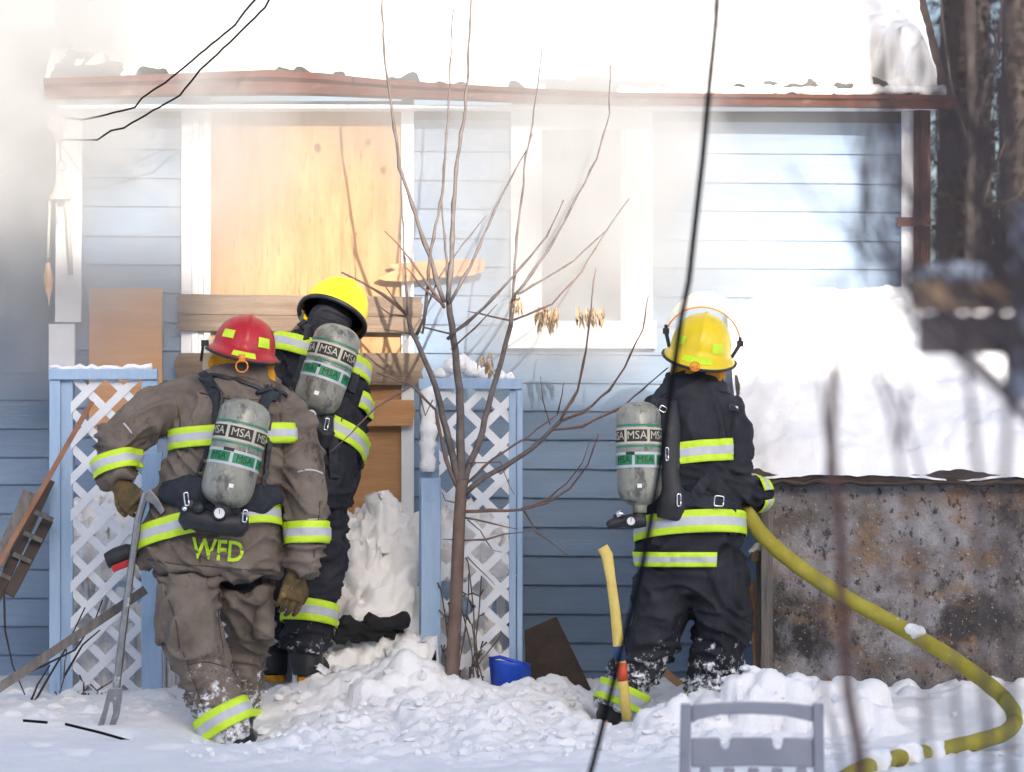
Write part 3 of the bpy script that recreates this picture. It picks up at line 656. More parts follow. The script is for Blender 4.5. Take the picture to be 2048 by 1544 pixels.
def dring(parent, c, w_, h, tilt=0):
    c = V(c); pts = []
    for k in range(17):
        a = 2*math.pi*k/16; e = .35; x = math.copysign(abs(math.cos(a))**e, math.cos(a))*w_; z = math.copysign(abs(math.sin(a))**e, math.sin(a))*h
        pts.append(c+V((x*math.cos(tilt)+z*math.sin(tilt), 0, z*math.cos(tilt)-x*math.sin(tilt))))
    return obj('buckle', MB().tube(pts, .0035, 6), M['chrome'], parent, True)
def helmet(parent, C, rx, rz, m, W_=.132, D_=.16, H_=.15, brim=(.028,.07), style='us', rotz=0):
    """shell with centre ridge, rolled brim longer at the nape, trim, tapes and hanging ring; local -y is the nape"""
    Mx = Matrix.Translation(V(C))@(Euler((0, rz, 0)).to_matrix()@Euler((rx, 0, rotz)).to_matrix()).to_4x4()
    seg = 64; mb = MB(); rings = []
    for i in range(13):
        e = i/12*math.pi/2; row = []
        for k in range(seg):
            a = 2*math.pi*k/seg; ca, sa = math.cos(a), math.sin(a); rr = math.cos(e)**.8
            x, y, z = W_*ca*rr, D_*sa*rr, H_*math.sin(e)
            rg = math.exp(-(x/.012)**2)*.011*min(1, (.4+math.sin(e)))*(1 if abs(y) > 0 else 1)
            n = V((x/W_**2, y/D_**2, z/H_**2+1e-5)).normalized(); q = V((x, y, z))+n*rg; row.append(q)
        rings.append(row)
    br = []
    for j, (t, dz) in enumerate(((.25,-.006),(.6,-.014),(1,-.024))):
        row = []
        for k in range(seg):
            a = 2*math.pi*k/seg; ca, sa = math.cos(a), math.sin(a); back = max(0, -sa)**1.5
            w_ = (brim[0]+(brim[1]-brim[0])*back)*t; row.append(V(((W_+w_)*ca, (D_+w_)*sa, dz*(1+1.2*back))))
        br.append(row)
    allr = br[::-1]+rings; vs = [Mx@q for r in allr for q in r]; fs = []
    for i in range(len(allr)-1):
        for k in range(seg): fs.append((i*seg+k, i*seg+(k+1) % seg, (i+1)*seg+(k+1) % seg, (i+1)*seg+k))
    h = obj('helmet', mb.add(vs, fs), m, parent, True); s = h.modifiers.new('s', 'SOLIDIFY'); s.thickness = .004; s.offset = -1
    edge = [Mx@(q+V((0,0,-.001))) for q in br[-1]]+[Mx@br[-1][0]]
    obj('brim_trim', MB().tube(edge, .0065 if style == 'us' else .011, 8), M['rubber'], h, True)
    inn = MB(); vs = [Mx@V((q.x*.93, q.y*.93, q.z*.93-.002)) for r in rings for q in r]; fs = []
    for i in range(12):
        for k in range(seg): fs.append((i*seg+k, i*seg+(k+1) % seg, (i+1)*seg+(k+1) % seg, (i+1)*seg+k))
    obj('liner', inn.add(vs, fs), M['rubber'], h, True)
    def surf(a, e, d=.003):
        ca, sa = math.cos(a), math.sin(a)
        if e >= 0: rr = math.cos(e)**.8; q = V((W_*ca*rr, D_*sa*rr, H_*math.sin(e)))
        else:
            t = -e; back = max(0, -sa)**1.5; w_ = (brim[0]+(brim[1]-brim[0])*back)*t; q = V(((W_+w_)*ca, (D_+w_)*sa, -.024*t*(1+1.2*back)))
        n = V((ca, sa*.9, .25+1.2*max(0, e))).normalized(); return Mx@(q+n*d)
    def tape(a0, a1, e0, e1, d=.004):
        vs = []; n = 8
        for j in (0, 1, 2):
            for i in range(n+1): vs.append(surf(math.radians(a0+(a1-a0)*i/n), e0+(e1-e0)*j/2, d))
        o = obj('reflective_tape', MB().add(vs, [(j*(n+1)+i, j*(n+1)+i+1, (j+1)*(n+1)+i+1, (j+1)*(n+1)+i) for j in range(2) for i in range(n)]), M['lime'], h, True)
        return o
    return h, Mx, tape, surf
def hand(parent, wrist, Mrot, curl=(.5,.6,.6,.7), thumb=.5, side=1, m=None, name='glove', sc=1.0):
    """gloved hand: palm, four bent fingers of unequal length, thumb from the side of the palm; local -z points to fingertips"""
    mb = MB(); mb.loft([(V((0,0,.05)),.043,.036),(V((0,0,.0)),.038,.03),(V((0,0,-.04)),.05,.024),(V((0,0,-.085)),.052,.022),(V((0,0,-.1)),.046,.018)], 14)
    for i, (x, ln, c) in enumerate(zip((-.041,-.0137,.0137,.041), (.075,.088,.083,.064), curl)):
        p = V((x*side, 0, -.085)); ang = c*.4; pts = [p+V((0,0,.02)), p]; seglen = (ln*.45, ln*.32, ln*.28)
        for j, s_ in enumerate(seglen): ang += c*(.9 if j else .3); p = p+V((0, math.sin(ang)*s_, -math.cos(ang)*s_)); pts.append(p)
        mb.loft([(q, r, r) for q, r in zip(pts, (.0125,.0125,.0115,.0105,.008))], 10)
    p = V((-.04*side, 0, -.025)); a = V((-.5*side, .35+thumb*.5, -.75)).normalized(); b = V((-.1*side, .5+thumb*.6, -.8)).normalized()
    mb.loft([(p+V((.015*side,0,.01)),.018,.018),(p+a*.03,.018,.017),(p+a*.055,.0155,.015),(p+a*.055+b*.035,.0125,.012)], 10)
    Mx = Matrix.Translation(V(wrist))@Mrot.to_4x4()@Matrix.Scale(sc, 4); mb.v = [Mx@q for q in mb.v]
    me = remesh(mb, .0045, smooth=1, name=name); return obj(name, me, m or M['glove'], parent)
def boot(parent, ankle, heel, toe, m=None, sole=None, r=.058):
    a, h, t = V(ankle), V(heel), V(toe); mb = MB()
    mb.loft([(a+V((0,0,.1)), r*1.15, r*1.2), (a, r, r*1.1), ((a+h)/2, r, r*1.15), (h+V((0,0,.03)), r*.95, r*1.1)], 16)
    d = (t-h); mb.loft([(h-d*.18+V((0,0,.045)), .03,.03), (h+V((0,0,.045)), r*.9, r*.85), (h+d*.4+V((0,0,.05)), r*.9, .058), (h+d*.75+V((0,0,.038)), r*.95, .042), (t+V((0,0,.034)), .04, .034)], 16)
    b = obj('boot', remesh(mb, .009, smooth=3, name='boot'), m or M['rubber'], parent)
    s_ = MB(); pts = []; n = d.normalized(); sd = n.cross(V((0,0,1))).normalized()
    out = [h-n*.06, h-n*.04+sd*.045, h+d*.35+sd*.045, h+d*.75+sd*.055, t+sd*.03+n*.02, t+n*.035, t-sd*.03+n*.02, h+d*.75-sd*.055, h+d*.35-sd*.045, h-n*.04-sd*.045]
    obj('sole', s_.poly([q+V((0,0,-.008)) for q in out], .03, (0,0,1)), sole or M['orange_cloth'], b, bevel=.004)
    return b
def inner_body(parent, stations, headc):
    mb = MB()
    for s_ in stations: mb.loft([(p, rx*.72, ry*.72) for p, rx, ry in s_], 12)
    hc = V(headc); mb.loft([(hc+V((0,0,-.2)),.06,.06),(hc+V((0,0,-.11)),.062,.065),(hc+V((0,.015,-.06)),.068,.085),(hc,.076,.096),(hc+V((0,0,.06)),.07,.088),(hc+V((0,0,.1)),.035,.045)], 16)
    mb.loft([(hc+V((0,.09,-.01)),.012,.014),(hc+V((0,.112,-.035)),.016,.016),(hc+V((0,.1,-.045)),.014,.01)], 8)
    return obj('body', remesh(mb, .018, smooth=3, name='body'), M['orange_cloth'] if False else M['black_cloth'], parent)

# ---------------- firefighter in brown, red helmet
Y1 = -.25; k1 = F/(Y1-CAMY)
p1 = thing('person', P(470, 1490, Y1), 'firefighter in brown turnout gear and red helmet walking away with a pry bar', 'person')
T1 = st(Y1, [(424,1142,0,140,.195),(425,1128,0,146,.205),(427,1095,0,146,.205),(432,1040,0,136,.195),(448,960,0,120,.185),(464,880,.03,126,.18),(474,820,.06,130,.17),(482,787,.09,112,.14),(488,762,.12,72,.105),(491,742,.13,54,.085)], k1)
LA1 = st(Y1, [(405,812,.06,58,.12),(345,812,.05,52,.112),(272,848,.02,47,.105),(236,882,-.03,44,.1),(231,925,-.06,39,.092),(236,966,-.09,34,.08)], k1)
RA1 = st(Y1, [(548,830,.06,58,.12),(586,868,.04,52,.112),(606,935,0,47,.105),(613,1000,-.03,44,.1),(616,1060,-.05,39,.092),(608,1110,-.06,36,.085),(597,1143,-.06,33,.08)], k1)
mb = MB().loft(T1, 28).loft(LA1, 20).loft(RA1, 20)
coat1 = remesh(mb, .0105, .017, .005, 3, 4, 'coat'); B1 = bvh_of(coat1)
c1 = obj('coat', coat1, M['brown_cloth'], p1)
PV = st(Y1, [(430,1090,0,112,.165),(430,1150,0,116,.17),(432,1165,0,108,.165)], k1)
LL1 = st(Y1, [(376,1160,-.04,61,.15),(378,1250,-.1,57,.14),(404,1330,-.1,53,.12),(428,1390,-.16,51,.112),(450,1440,-.2,51,.106),(470,1478,-.21,45,.095)], k1)
RL1 = st(Y1, [(486,1160,.03,60,.145),(500,1250,.16,47,.12),(494,1320,.24,41,.115),(480,1390,.26,36,.105),(480,1460,.28,34,.1)], k1)
tr1 = remesh(MB().loft(PV, 24).loft(LL1, 20).loft(RL1, 20), .0105, .016, .004, 11, 4, 'trousers'); BT1 = bvh_of(tr1)
t1 = obj('trousers', tr1, M['brown_trousers'], p1)
inner_body(p1, [T1, LA1, RA1, PV, LL1, RL1], P(487,705,Y1+.15))
# cargo pockets on the thighs
for cx2, cy2, w2, h2, rz, dp in ((338,1228,26,62,-.06,-.1),(527,1225,20,54,.08,.02)):
    q = P(cx2, cy2, Y1+dp); pk = obj('cargo_pocket', remesh(MB().loft([(q+V((0,0,-h2/k1)),w2/k1*.9,.05),(q+V((0,0,-h2*.8/k1)),w2/k1*1.1,.065),(q,w2/k1*1.1,.068),(q+V((0,0,h2*.85/k1)),w2/k1,.06),(q+V((0,0,h2/k1)),w2/k1*.9,.05)], 18), .008, .004, .002, 5, 2, 'cargo_pocket'), M['brown_trousers'], p1)
# collar
obj('collar', remesh(MB().loft([(P(484,772,Y1+.1),.16,.125),(P(488,752,Y1+.115),.135,.115),(P(491,732,Y1+.13),.118,.105),(P(492,722,Y1+.135),.1,.095)], 28), .009, .003, .002, 4, 2, 'collar'), M['brown_cloth'], p1)
strap(B1, [(405,752),(440,752),(480,762),(515,775),(540,790)], .018, .008, M['rubber'], p1, 'collar_cord', Y1)
# reflective trim
band(B1, P(466,878,Y1+.03), (-.05,.12,1), p1, R=.31, rows=(-.045,-.017,.017,.045))
band(B1, P(428,1062,Y1), (-.18,.3,1), p1, R=.36, rows=(-.05,-.019,.019,.05))
band(B1, P(231,930,Y1-.06), (-.25,.25,1), p1, R=.13, rows=(-.042,-.016,.016,.042))
band(B1, P(616,1066,Y1-.05), (-.02,.1,1), p1, R=.13, rows=(-.048,-.018,.018,.048))
band(BT1, P(447,1442,Y1-.19), (-.55,.2,1), p1, R=.17, rows=(-.052,-.019,.019,.052))
band(BT1, P(480,1440,Y1+.27), (0,.1,1), p1, R=.12, rows=(-.05,-.019,.019,.05))
# grey piping on the sleeves
for pl in ([(238,838),(252,850),(266,870)], [(592,945),(612,938),(640,942),(648,950)], [(612,1040),(632,1038),(655,1036)]): strap(B1, pl, .007, .003, M['silver_tape'], p1, 'piping', Y1-.1, .002)
M['seam'] = mat('seam', (.07,.054,.043), rough=.9)
for pl in ([(352,800),(362,850),(356,920)], [(560,822),(566,880),(570,930)], [(395,785),(470,800),(550,800)], [(292,1118),(350,1128),(430,1134),(500,1140),(548,1140)], [(232,905),(270,880),(320,865)], [(400,1090),(400,1130)], [(640,1000),(636,1060),(625,1130)], [(500,900),(506,980)]): strap(B1, pl, .0045, .0015, M['seam'], p1, 'seam', Y1-.1, .0045)
for pl in ([(330,1180),(352,1240),(360,1300)], [(372,1330),(410,1322),(455,1335)], [(365,1300),(390,1370),(410,1420)], [(440,1170),(436,1240),(446,1300)]): strap(BT1, pl, .0045, .0015, M['seam'], p1, 'seam', Y1-.1, .0045)
# WFD on the hem
def decal(bvh, s, px, py, hpx, m, parent, tilt=0, sx=1.0, y0=0):
    vs, fs = textmesh(s, hpx*1.38, off=hpx*.024); out = []; y = y0; ca, sa = math.cos(tilt), math.sin(tilt)
    for v in vs:
        a, b = v.x*sx, -v.y; p, n, y = hit(bvh, px+a*ca-b*sa, py+a*sa+b*ca, y); out.append(p+V((0,-.0055,0)))
    o = obj('lettering', MB().add(out, fs), m, parent); s_ = o.modifiers.new('s', 'SOLIDIFY'); s_.thickness = .003; s_.offset = 0
    return o
decal(B1, 'WFD', 436, 1102, 42, M['lime'], p1, .09, .8, Y1-.2)
# helmet, hood
h1, HM, tape, sf = helmet(p1, P(488,698,Y1+.14), -.02, .2, M['red_shell'], .138, .165, .148, (.026,.06), rotz=.1)
tape(218, 244, .22, .48); tape(292, 318, .12, .42); tape(252, 287, -.75, -.3)
rp = sf(math.radians(268), -1, .012); obj('hanging_ring', MB().tube([rp+V((.026*math.cos(a*.393),-.008,-.03+.026*math.sin(a*.393))) for a in range(17)], .0035, 6).box(rp+V((-.014,-.01,-.012)), rp+V((.014,-.002,.022))), M['orange_plastic'], h1, True)
fs_ = MB(); fs_.poly([P(a, b, Y1+.24) for a, b in ((404,690),(420,668),(430,690),(424,735),(405,742))], .01); obj('face_shield', fs_, M['visor'], h1)
obj('shield_bracket', MB().beam(P(407,683,Y1+.2), P(402,722,Y1+.22), .012, .012).box(P(402,692,Y1+.19), P(418,680,Y1+.21)), M['rubber'], h1)
obj('neck_hood', remesh(MB().loft([(P(490,752,Y1+.16),.118,.1),(P(488,735,Y1+.16),.135,.125),(P(487,712,Y1+.15),.132,.14),(P(486,690,Y1+.15),.12,.14)], 24).loft([(P(530,722,Y1+.11),.03,.03),(P(538,748,Y1+.07),.028,.022),(P(546,776,Y1+.05),.014,.012)], 12).loft([(P(440,710,Y1+.11),.03,.03),(P(428,728,Y1+.09),.026,.02),(P(424,742,Y1+.09),.012,.012)], 12), .0085, .004, .002, 8, 2, 'neck_hood'), M['orange_cloth'], p1)
# gloves, boot
hand(p1, P(241,972,Y1-.1), Euler((-.35, -.75, 0)).to_matrix(), (1.0,1.05,1.1,1.15), .9, 1, sc=1.12)
hand(p1, P(592,1150,Y1-.06), Euler((-.15, .28, .5)).to_matrix(), (.45,.5,.55,.6), .4, -1, sc=1.15)
boot(p1, P(478,1472,Y1-.2), P(488,1500,Y1-.2), P(492,1496,Y1-.02)); boot(p1, P(480,1440,Y1+.27), P(480,1480,Y1+.27), P(482,1480,Y1+.48))
# air pack
bp = MB().loft([(P(478,800,Y1-.1),.05,.03),(P(470,860,Y1-.15),.075,.035),(P(452,960,Y1-.2),.085,.035),(P(436,1040,Y1-.22),.1,.04)], 14)
pk1 = obj('pack_frame', remesh(bp, .01, smooth=3, name='pack_frame'), M['rubber'], p1)
tank_build(p1, P(497,800,Y1-.24), P(446,1014,Y1-.31), .114, .12)
obj('waist_pad', remesh(MB().loft([(P(325,985,Y1-.12),.045,.03),(P(375,985,Y1-.2),.085,.035),(P(450,1000,Y1-.22),.07,.03),(P(520,1000,Y1-.17),.07,.035),(P(560,985,Y1-.1),.04,.03)], 14), .01, .004, .002, 9, 2, 'waist_pad'), M['strap'], p1)
vb = MB().loft([(P(372,1030,Y1-.3),.045,.045),(P(400,1040,Y1-.31),.055,.05),(P(440,1048,Y1-.32),.05,.05),(P(478,1050,Y1-.31),.055,.05),(P(492,1050,Y1-.3),.03,.04)], 14)
vb.loft([(P(382,1000,Y1-.29),.03,.03),(P(378,1040,Y1-.3),.05,.04),(P(385,1055,Y1-.3),.04,.04)], 10).loft([(P(482,1030,Y1-.29),.035,.03),(P(480,1054,Y1-.3),.04,.04),(P(472,1066,Y1-.3),.035,.03)], 10)
vb.tube([P(452,1014,Y1-.31), P(446,1040,Y1-.31)], .03, 12)
vo = obj('valve_assembly', remesh(vb, .007, smooth=1, name='valve_assembly'), M['rubber'], p1)
gauge(vo, P(439,1026,Y1-.375), .021); dring(vo, P(373,998,Y1-.36), .009, .028, -.12); dring(vo, P(490,1032,Y1-.37), .009, .026, .1)
obj('regulator_knob', MB().tube([P(400,1020,Y1-.33), P(394,1012,Y1-.37)], [.026,.024], 14), M['rubber'], vo, True); obj('regulator_knob', MB().tube([P(370,1018,Y1-.34), P(369,1017,Y1-.365)], [.012,.011], 12), M['chrome'], vo, True)
strap(B1, [(400,748),(425,770),(436,800),(436,860),(432,900),(420,960)], .05, .012, M['strap'], p1, 'shoulder_strap', Y1)
strap(B1, [(560,800),(545,790),(528,800),(522,830),(520,870)], .05, .012, M['strap'], p1, 'shoulder_strap', Y1)
strap(B1, [(428,770),(440,790),(443,830),(436,850)], .012, .02, M['rubber'], p1, 'air_hose', Y1, .012)
strap(B1, [(505,795),(530,785),(555,782),(575,800)], .014, .012, M['strap'], p1, 'chest_strap', Y1, .02)
strap(B1, [(430,850),(415,900),(392,960),(380,1000)], .016, .008, M['strap'], p1, 'harness_strap', Y1, .006)
strap(B1, [(538,830),(534,900),(528,960),(515,1010)], .022, .012, M['rubber'], p1, 'harness_strap', Y1, .02)

# ---------------- firefighter in black behind, yellow helmet, at the door
Y2 = .32; k2 = F/(Y2-CAMY)
p2 = thing('person', P(625, 1375, Y2), 'firefighter in black gear and yellow helmet leaning in at the boarded door', 'person')
T2 = st(Y2, [(622,1012,.0,72,.18),(626,990,.0,78,.185),(634,930,.02,80,.18),(645,850,.06,82,.18),(650,780,.1,84,.17),(645,722,.14,82,.15),(645,685,.17,62,.12),(655,658,.2,44,.09)], k2)
LA2 = st(Y2, [(610,700,.14,52,.12),(572,715,.15,42,.11),(556,790,.2,42,.105),(560,860,.32,40,.1),(600,900,.5,36,.09)], k2)
RA2 = st(Y2, [(680,740,.12,46,.12),(695,800,.1,40,.11),(696,870,.12,37,.1),(690,930,.2,32,.09),(680,965,.36,30,.08)], k2)
coat2 = remesh(MB().loft(T2, 26).loft(LA2, 18).loft(RA2, 18), .011, .016, .005, 21, 4, 'coat'); B2 = bvh_of(coat2)
obj('coat', coat2, M['black_cloth'], p2)
PV2 = st(Y2, [(618,985,.02,68,.16),(620,1040,.02,70,.16),(620,1075,.02,66,.155)], k2)
RL2 = st(Y2, [(645,1040,0,50,.15),(648,1110,0,44,.14),(634,1170,0,46,.12),(618,1225,-.02,50,.115),(610,1298,-.02,47,.11)], k2)
LL2 = st(Y2, [(592,1040,.05,50,.15),(575,1120,.12,46,.14),(560,1200,.2,44,.12),(550,1290,.22,44,.11)], k2)
tr2 = remesh(MB().loft(PV2, 22).loft(RL2, 20).loft(LL2, 20), .011, .014, .004, 31, 4, 'trousers'); BT2 = bvh_of(tr2)
obj('trousers', tr2, M['black_trousers'], p2)
inner_body(p2, [T2, LA2, RA2, PV2, RL2, LL2], P(668,622,Y2+.26))
obj('side_bag', remesh(MB().loft([(P(668,968,Y2-.02),.03,.04),(P(670,985,Y2-.04),.04,.06),(P(668,1040,Y2-.05),.042,.065),(P(660,1072,Y2-.04),.036,.055),(P(655,1082,Y2-.04),.02,.03)], 14), .008, .004, .002, 2, 2, 'side_bag'), M['black_cloth'], p2)
band(B2, P(645,722,Y2+.14), (.35,.3,1), p2, R=.26, rows=(-.045,-.017,.017,.045))
band(B2, P(640,860,Y2+.05), (.42,.3,1), p2, R=.27, rows=(-.045,-.017,.017,.045))
band(BT2, P(616,1226,Y2-.02), (.12,.2,1), p2, R=.16, rows=(-.05,-.019,.019,.05)); band(BT2, P(556,1226,Y2+.2), (0,.2,1), p2, R=.14, rows=(-.05,-.019,.019,.05))
band(B2, P(699,805,Y2+.1), (.3,.3,1), p2, R=.13, rows=(-.04,-.015,.015,.04))
h2, HM2, tape2, sf2 = helmet(p2, P(668,628,Y2+.26), -.62, .5, M['yellow_shell'], .15, .17, .17, (.008,.014), 'euro', rotz=.15)
obj('neck_hood', remesh(MB().loft([(P(646,690,Y2+.16),.1,.09),(P(654,660,Y2+.2),.1,.1),(P(664,635,Y2+.25),.1,.11)], 20), .009, .003, .002, 3, 2, 'neck_hood'), M['black_cloth'], p2)
obj('face_shield', MB().poly([P(a, b, Y2+.3) for a, b in ((612,600),(604,650),(598,640),(606,596))], .02), M['rubber'], h2)
hand(p2, P(602,905,Y2+.5), Euler((.9, 0, 0)).to_matrix(), (.8,.8,.8,.8), .6, 1); hand(p2, P(680,968,Y2+.38), Euler((.9, .2, 0)).to_matrix(), (.8,.8,.8,.8), .6, -1)
boot(p2, P(614,1300,Y2-.02), P(616,1362,Y2-.02), P(664,1362,Y2+.1), r=.072); boot(p2, P(550,1300,Y2+.22), P(550,1360,Y2+.22), P(556,1360,Y2+.42))
pk2 = obj('pack_frame', remesh(MB().loft([(P(655,690,Y2-.05),.05,.03),(P(648,760,Y2-.1),.08,.04),(P(635,830,Y2-.12),.08,.04),(P(632,875,Y2-.13),.05,.04)], 14), .01, smooth=2, name='pack_frame'), M['rubber'], p2)
tank_build(p2, P(684,652,Y2-.13), P(625,826,Y2-.2), .108, -.1)
v2 = MB().loft([(P(622,828,Y2-.2),.035,.035),(P(630,850,Y2-.2),.05,.045),(P(650,872,Y2-.2),.05,.04),(P(642,892,Y2-.19),.035,.035)], 12).loft([(P(655,830,Y2-.18),.03,.03),(P(650,870,Y2-.19),.04,.035)], 10)
vo2 = obj('valve_assembly', remesh(v2, .007, smooth=1, name='valve_assembly'), M['rubber'], p2); gauge(vo2, P(623,829,Y2-.265), .02); dring(vo2, P(653,848,Y2-.25), .008, .026, .2)
strap(B2, [(600,640),(612,660),(618,690),(605,740),(580,800)], .045, .012, M['rubber'], p2, 'shoulder_strap', Y2+.05); strap(B2, [(605,645),(620,668),(622,690)], .028, .03, M['rubber'], p2, 'air_hose', Y2+.05, .012)
strap(B2, [(700,690),(712,740),(700,790)], .04, .01, M['strap'], p2, 'shoulder_strap', Y2+.05)
strap(B2, [(690,790),(672,850),(665,900),(668,960)], .04, .01, M['strap'], p2, 'harness_strap', Y2+.05)

# ---------------- firefighter with the hose at the right
Y3 = -.22; k3 = F/(Y3-CAMY)
p3 = thing('person', P(1340, 1420, Y3), 'firefighter in black gear and yellow helmet aiming the yellow hose', 'person')
T3 = st(Y3, [(1366,1140,0,90,.185),(1370,1120,0,98,.195),(1384,1060,0,105,.192),(1388,980,0,97,.185),(1390,900,.02,98,.18),(1390,845,.04,98,.17),(1388,803,.06,84,.145),(1388,775,.07,60,.11),(1388,752,.08,50,.09)], k3)
RA3 = st(Y3, [(1432,822,.06,50,.13),(1460,865,.02,43,.115),(1468,930,-.02,38,.105),(1478,972,.0,35,.098),(1503,988,.14,30,.085),(1520,985,.2,27,.075)], k3)
LA3 = st(Y3, [(1338,818,.06,48,.13),(1305,860,.1,42,.11),(1302,930,.2,40,.105),(1345,985,.34,35,.09),(1400,1000,.42,30,.08)], k3)
coat3 = remesh(MB().loft(T3, 28).loft(RA3, 20).loft(LA3, 20), .0105, .016, .005, 41, 4, 'coat'); B3 = bvh_of(coat3)
obj('coat', coat3, M['black_cloth'], p3)
PV3 = st(Y3, [(1380,1090,0,100,.165),(1382,1150,0,104,.17),(1385,1190,0,92,.155)], k3)
LL3 = st(Y3, [(1337,1150,0,66,.155),(1325,1215,0,60,.145),(1308,1275,0,53,.13),(1276,1335,0,48,.12),(1244,1380,-.02,45,.112),(1226,1420,-.03,42,.1)], k3)
RL3 = st(Y3, [(1428,1150,0,66,.155),(1442,1210,0,60,.15),(1443,1275,0,54,.135),(1430,1340,0,48,.122),(1417,1400,0,47,.112),(1414,1440,0,45,.105)], k3)
tr3 = remesh(MB().loft(PV3, 24).loft(LL3, 20).loft(RL3, 20), .0105, .016, .004, 51, 4, 'trousers'); BT3 = bvh_of(tr3)
obj('trousers', tr3, M['black_trousers'], p3)
inner_body(p3, [T3, LA3, RA3, PV3, LL3, RL3], P(1398,705,Y3+.1))
q = P(1484, 1230, Y3+.02); obj('cargo_pocket', remesh(MB().loft([(q+V((-.02,0,-.11)),.04,.06),(q+V((0,0,-.08)),.05,.075),(q,.052,.08),(q+V((-.01,0,.1)),.045,.07),(q+V((-.015,0,.115)),.035,.06)], 18), .008, .004, .002, 6, 2, 'cargo_pocket'), M['black_cloth'], p3)
band(B3, P(1390,912,Y3+.02), (-.1,.12,1), p3, R=.26, rows=(-.048,-.018,.018,.048), a0=215, a1=318)
band(B3, P(1384,1056,Y3), (-.05,.18,1), p3, R=.33, rows=(-.05,-.019,.019,.05))
band(B3, P(1370,1118,Y3), (-.0,.03,1), p3, R=.33, rows=(-.032,-.012,.012,.032), a0=170, a1=305)
band(B3, P(1509,988,Y3+.16), (.85,.6,.1), p3, R=.11, rows=(-.03,-.012,.012,.03))
band(BT3, P(1238,1392,Y3-.02), (.42,.15,1), p3, R=.15, rows=(-.046,-.018,.018,.046)); band(BT3, P(1417,1408,Y3), (0,.1,1), p3, R=.15, rows=(-.046,-.018,.018,.046))
h3, HM3, tape3, sf3 = helmet(p3, P(1401,703,Y3+.1), .13, .17, M['yellow_shell'], .136, .17, .168, (.026,.068), rotz=-.06)
tape3(215, 238, .18, .42); tape3(292, 316, .1, .36); tape3(245, 292, -.6, -.12)
rp = sf3(math.radians(268), -1, .008); obj('hanging_ring', MB().tube([rp+V((.02*math.cos(a*.393),-.008,.01+.02*math.sin(a*.393))) for a in range(17)], .0035, 6).box(rp+V((-.012,-.006,-.008)), rp+V((.012,-.002,.016))), M['orange_plastic'], h3, True)
# flipped-up visor: curved clear band in a frame
vs = []; edge = []; n = 24
for i in range(n+1):
    a = math.radians(8+164*i/n)
    for j in range(5):
        t = j/4; R_ = .168+.0*t; q = HM3@V(((.168+.012*t)*math.cos(a), .05+.03*math.sin(a)+.06*t, .035+(.155+.065*t)*math.sin(a))); vs.append(q)
        if j == 0: edge.append(q)
vz = obj('visor', MB().add(vs, [(i*5+j, i*5+j+1, (i+1)*5+j+1, (i+1)*5+j) for i in range(n) for j in range(4)]), M['visor'], h3, True)
obj('visor_rim', MB().tube(edge, .0035, 6), M['orange_plastic'], vz, True)
for s_ in (0, 1): e = edge[-1] if s_ else edge[0]; obj('visor_hinge', MB().tube([e+V((0,0,.03)), e, HM3@V(((-1 if s_ else 1)*.14, .02, -.005))], [.007,.009,.008], 8).box(e+V((-.014,-.012,-.012)), e+V((.014,.012,.014))), M['rubber'], vz)
obj('neck_hood', remesh(MB().loft([(P(1394,772,Y3+.07),.11,.09),(P(1394,752,Y3+.08),.122,.108),(P(1397,725,Y3+.1),.12,.125),(P(1400,705,Y3+.1),.115,.13)], 24).loft([(P(1425,745,Y3+.03),.04,.03),(P(1434,768,Y3+.02),.022,.02)], 10), .0085, .005, .002, 9, 2, 'neck_hood'), M['orange_cloth'], p3)
obj('collar', remesh(MB().loft([(P(1388,796,Y3+.06),.17,.13),(P(1387,778,Y3+.07),.15,.12),(P(1386,757,Y3+.08),.13,.115),(P(1386,750,Y3+.08),.11,.1)], 28), .009, .004, .002, 14, 2, 'collar'), M['black_cloth'], p3)
hand(p3, P(1522,988,Y3+.24), Euler((1.2, -.4, .3)).to_matrix(), (1.1,1.1,1.1,1.1), .8, -1); hand(p3, P(1408,1005,Y3+.46), Euler((1.2, .9, 0)).to_matrix(), (1.1,1.1,1.1,1.1), .8, 1)
boot(p3, P(1224,1425,Y3-.02), P(1215,1450,Y3-.02), P(1222,1450,Y3+.2)); boot(p3, P(1414,1440,Y3), P(1412,1460,Y3), P(1425,1460,Y3+.22))
obj('shoulder_patch', MB().poly([hit(B3,a,b,Y3)[0]+V((0,-.006,0)) for a, b in ((1457,806),(1477,810),(1479,824),(1458,820))], .004), M['strap'], p3)
obj('patch_emblem', MB().poly([hit(B3,a,b,Y3)[0]+V((0,-.009,0)) for a, b in ((1459,808),(1466,809),(1466,816),(1459,815))], .003), M['red_tool'], p3)
obj('patch_emblem', MB().poly([hit(B3,a,b,Y3)[0]+V((0,-.009,0)) for a, b in ((1467,811),(1476,813),(1476,817),(1467,815))], .003), M['white_dial'], p3)
pk3 = obj('pack_frame', remesh(MB().loft([(P(1335,800,Y3-.1),.05,.03),(P(1335,860,Y3-.15),.06,.04),(P(1340,950,Y3-.17),.05,.04),(P(1345,1010,Y3-.18),.07,.045),(P(1340,1040,Y3-.18),.06,.04)], 14), .01, smooth=2, name='pack_frame'), M['rubber'], p3)
tank_build(p3, P(1277,803,Y3-.16), P(1279,1012,Y3-.2), .098, -.12)
v3 = MB().tube([P(1279,1012,Y3-.2), P(1277,1036,Y3-.2)], .024, 12).loft([(P(1292,1040,Y3-.2),.03,.03),(P(1270,1042,Y3-.2),.035,.035),(P(1245,1042,Y3-.2),.025,.025),(P(1222,1048,Y3-.2),.022,.022),(P(1214,1052,Y3-.2),.015,.015)], 12).loft([(P(1240,1034,Y3-.2),.02,.02),(P(1232,1040,Y3-.2),.028,.02)], 10)
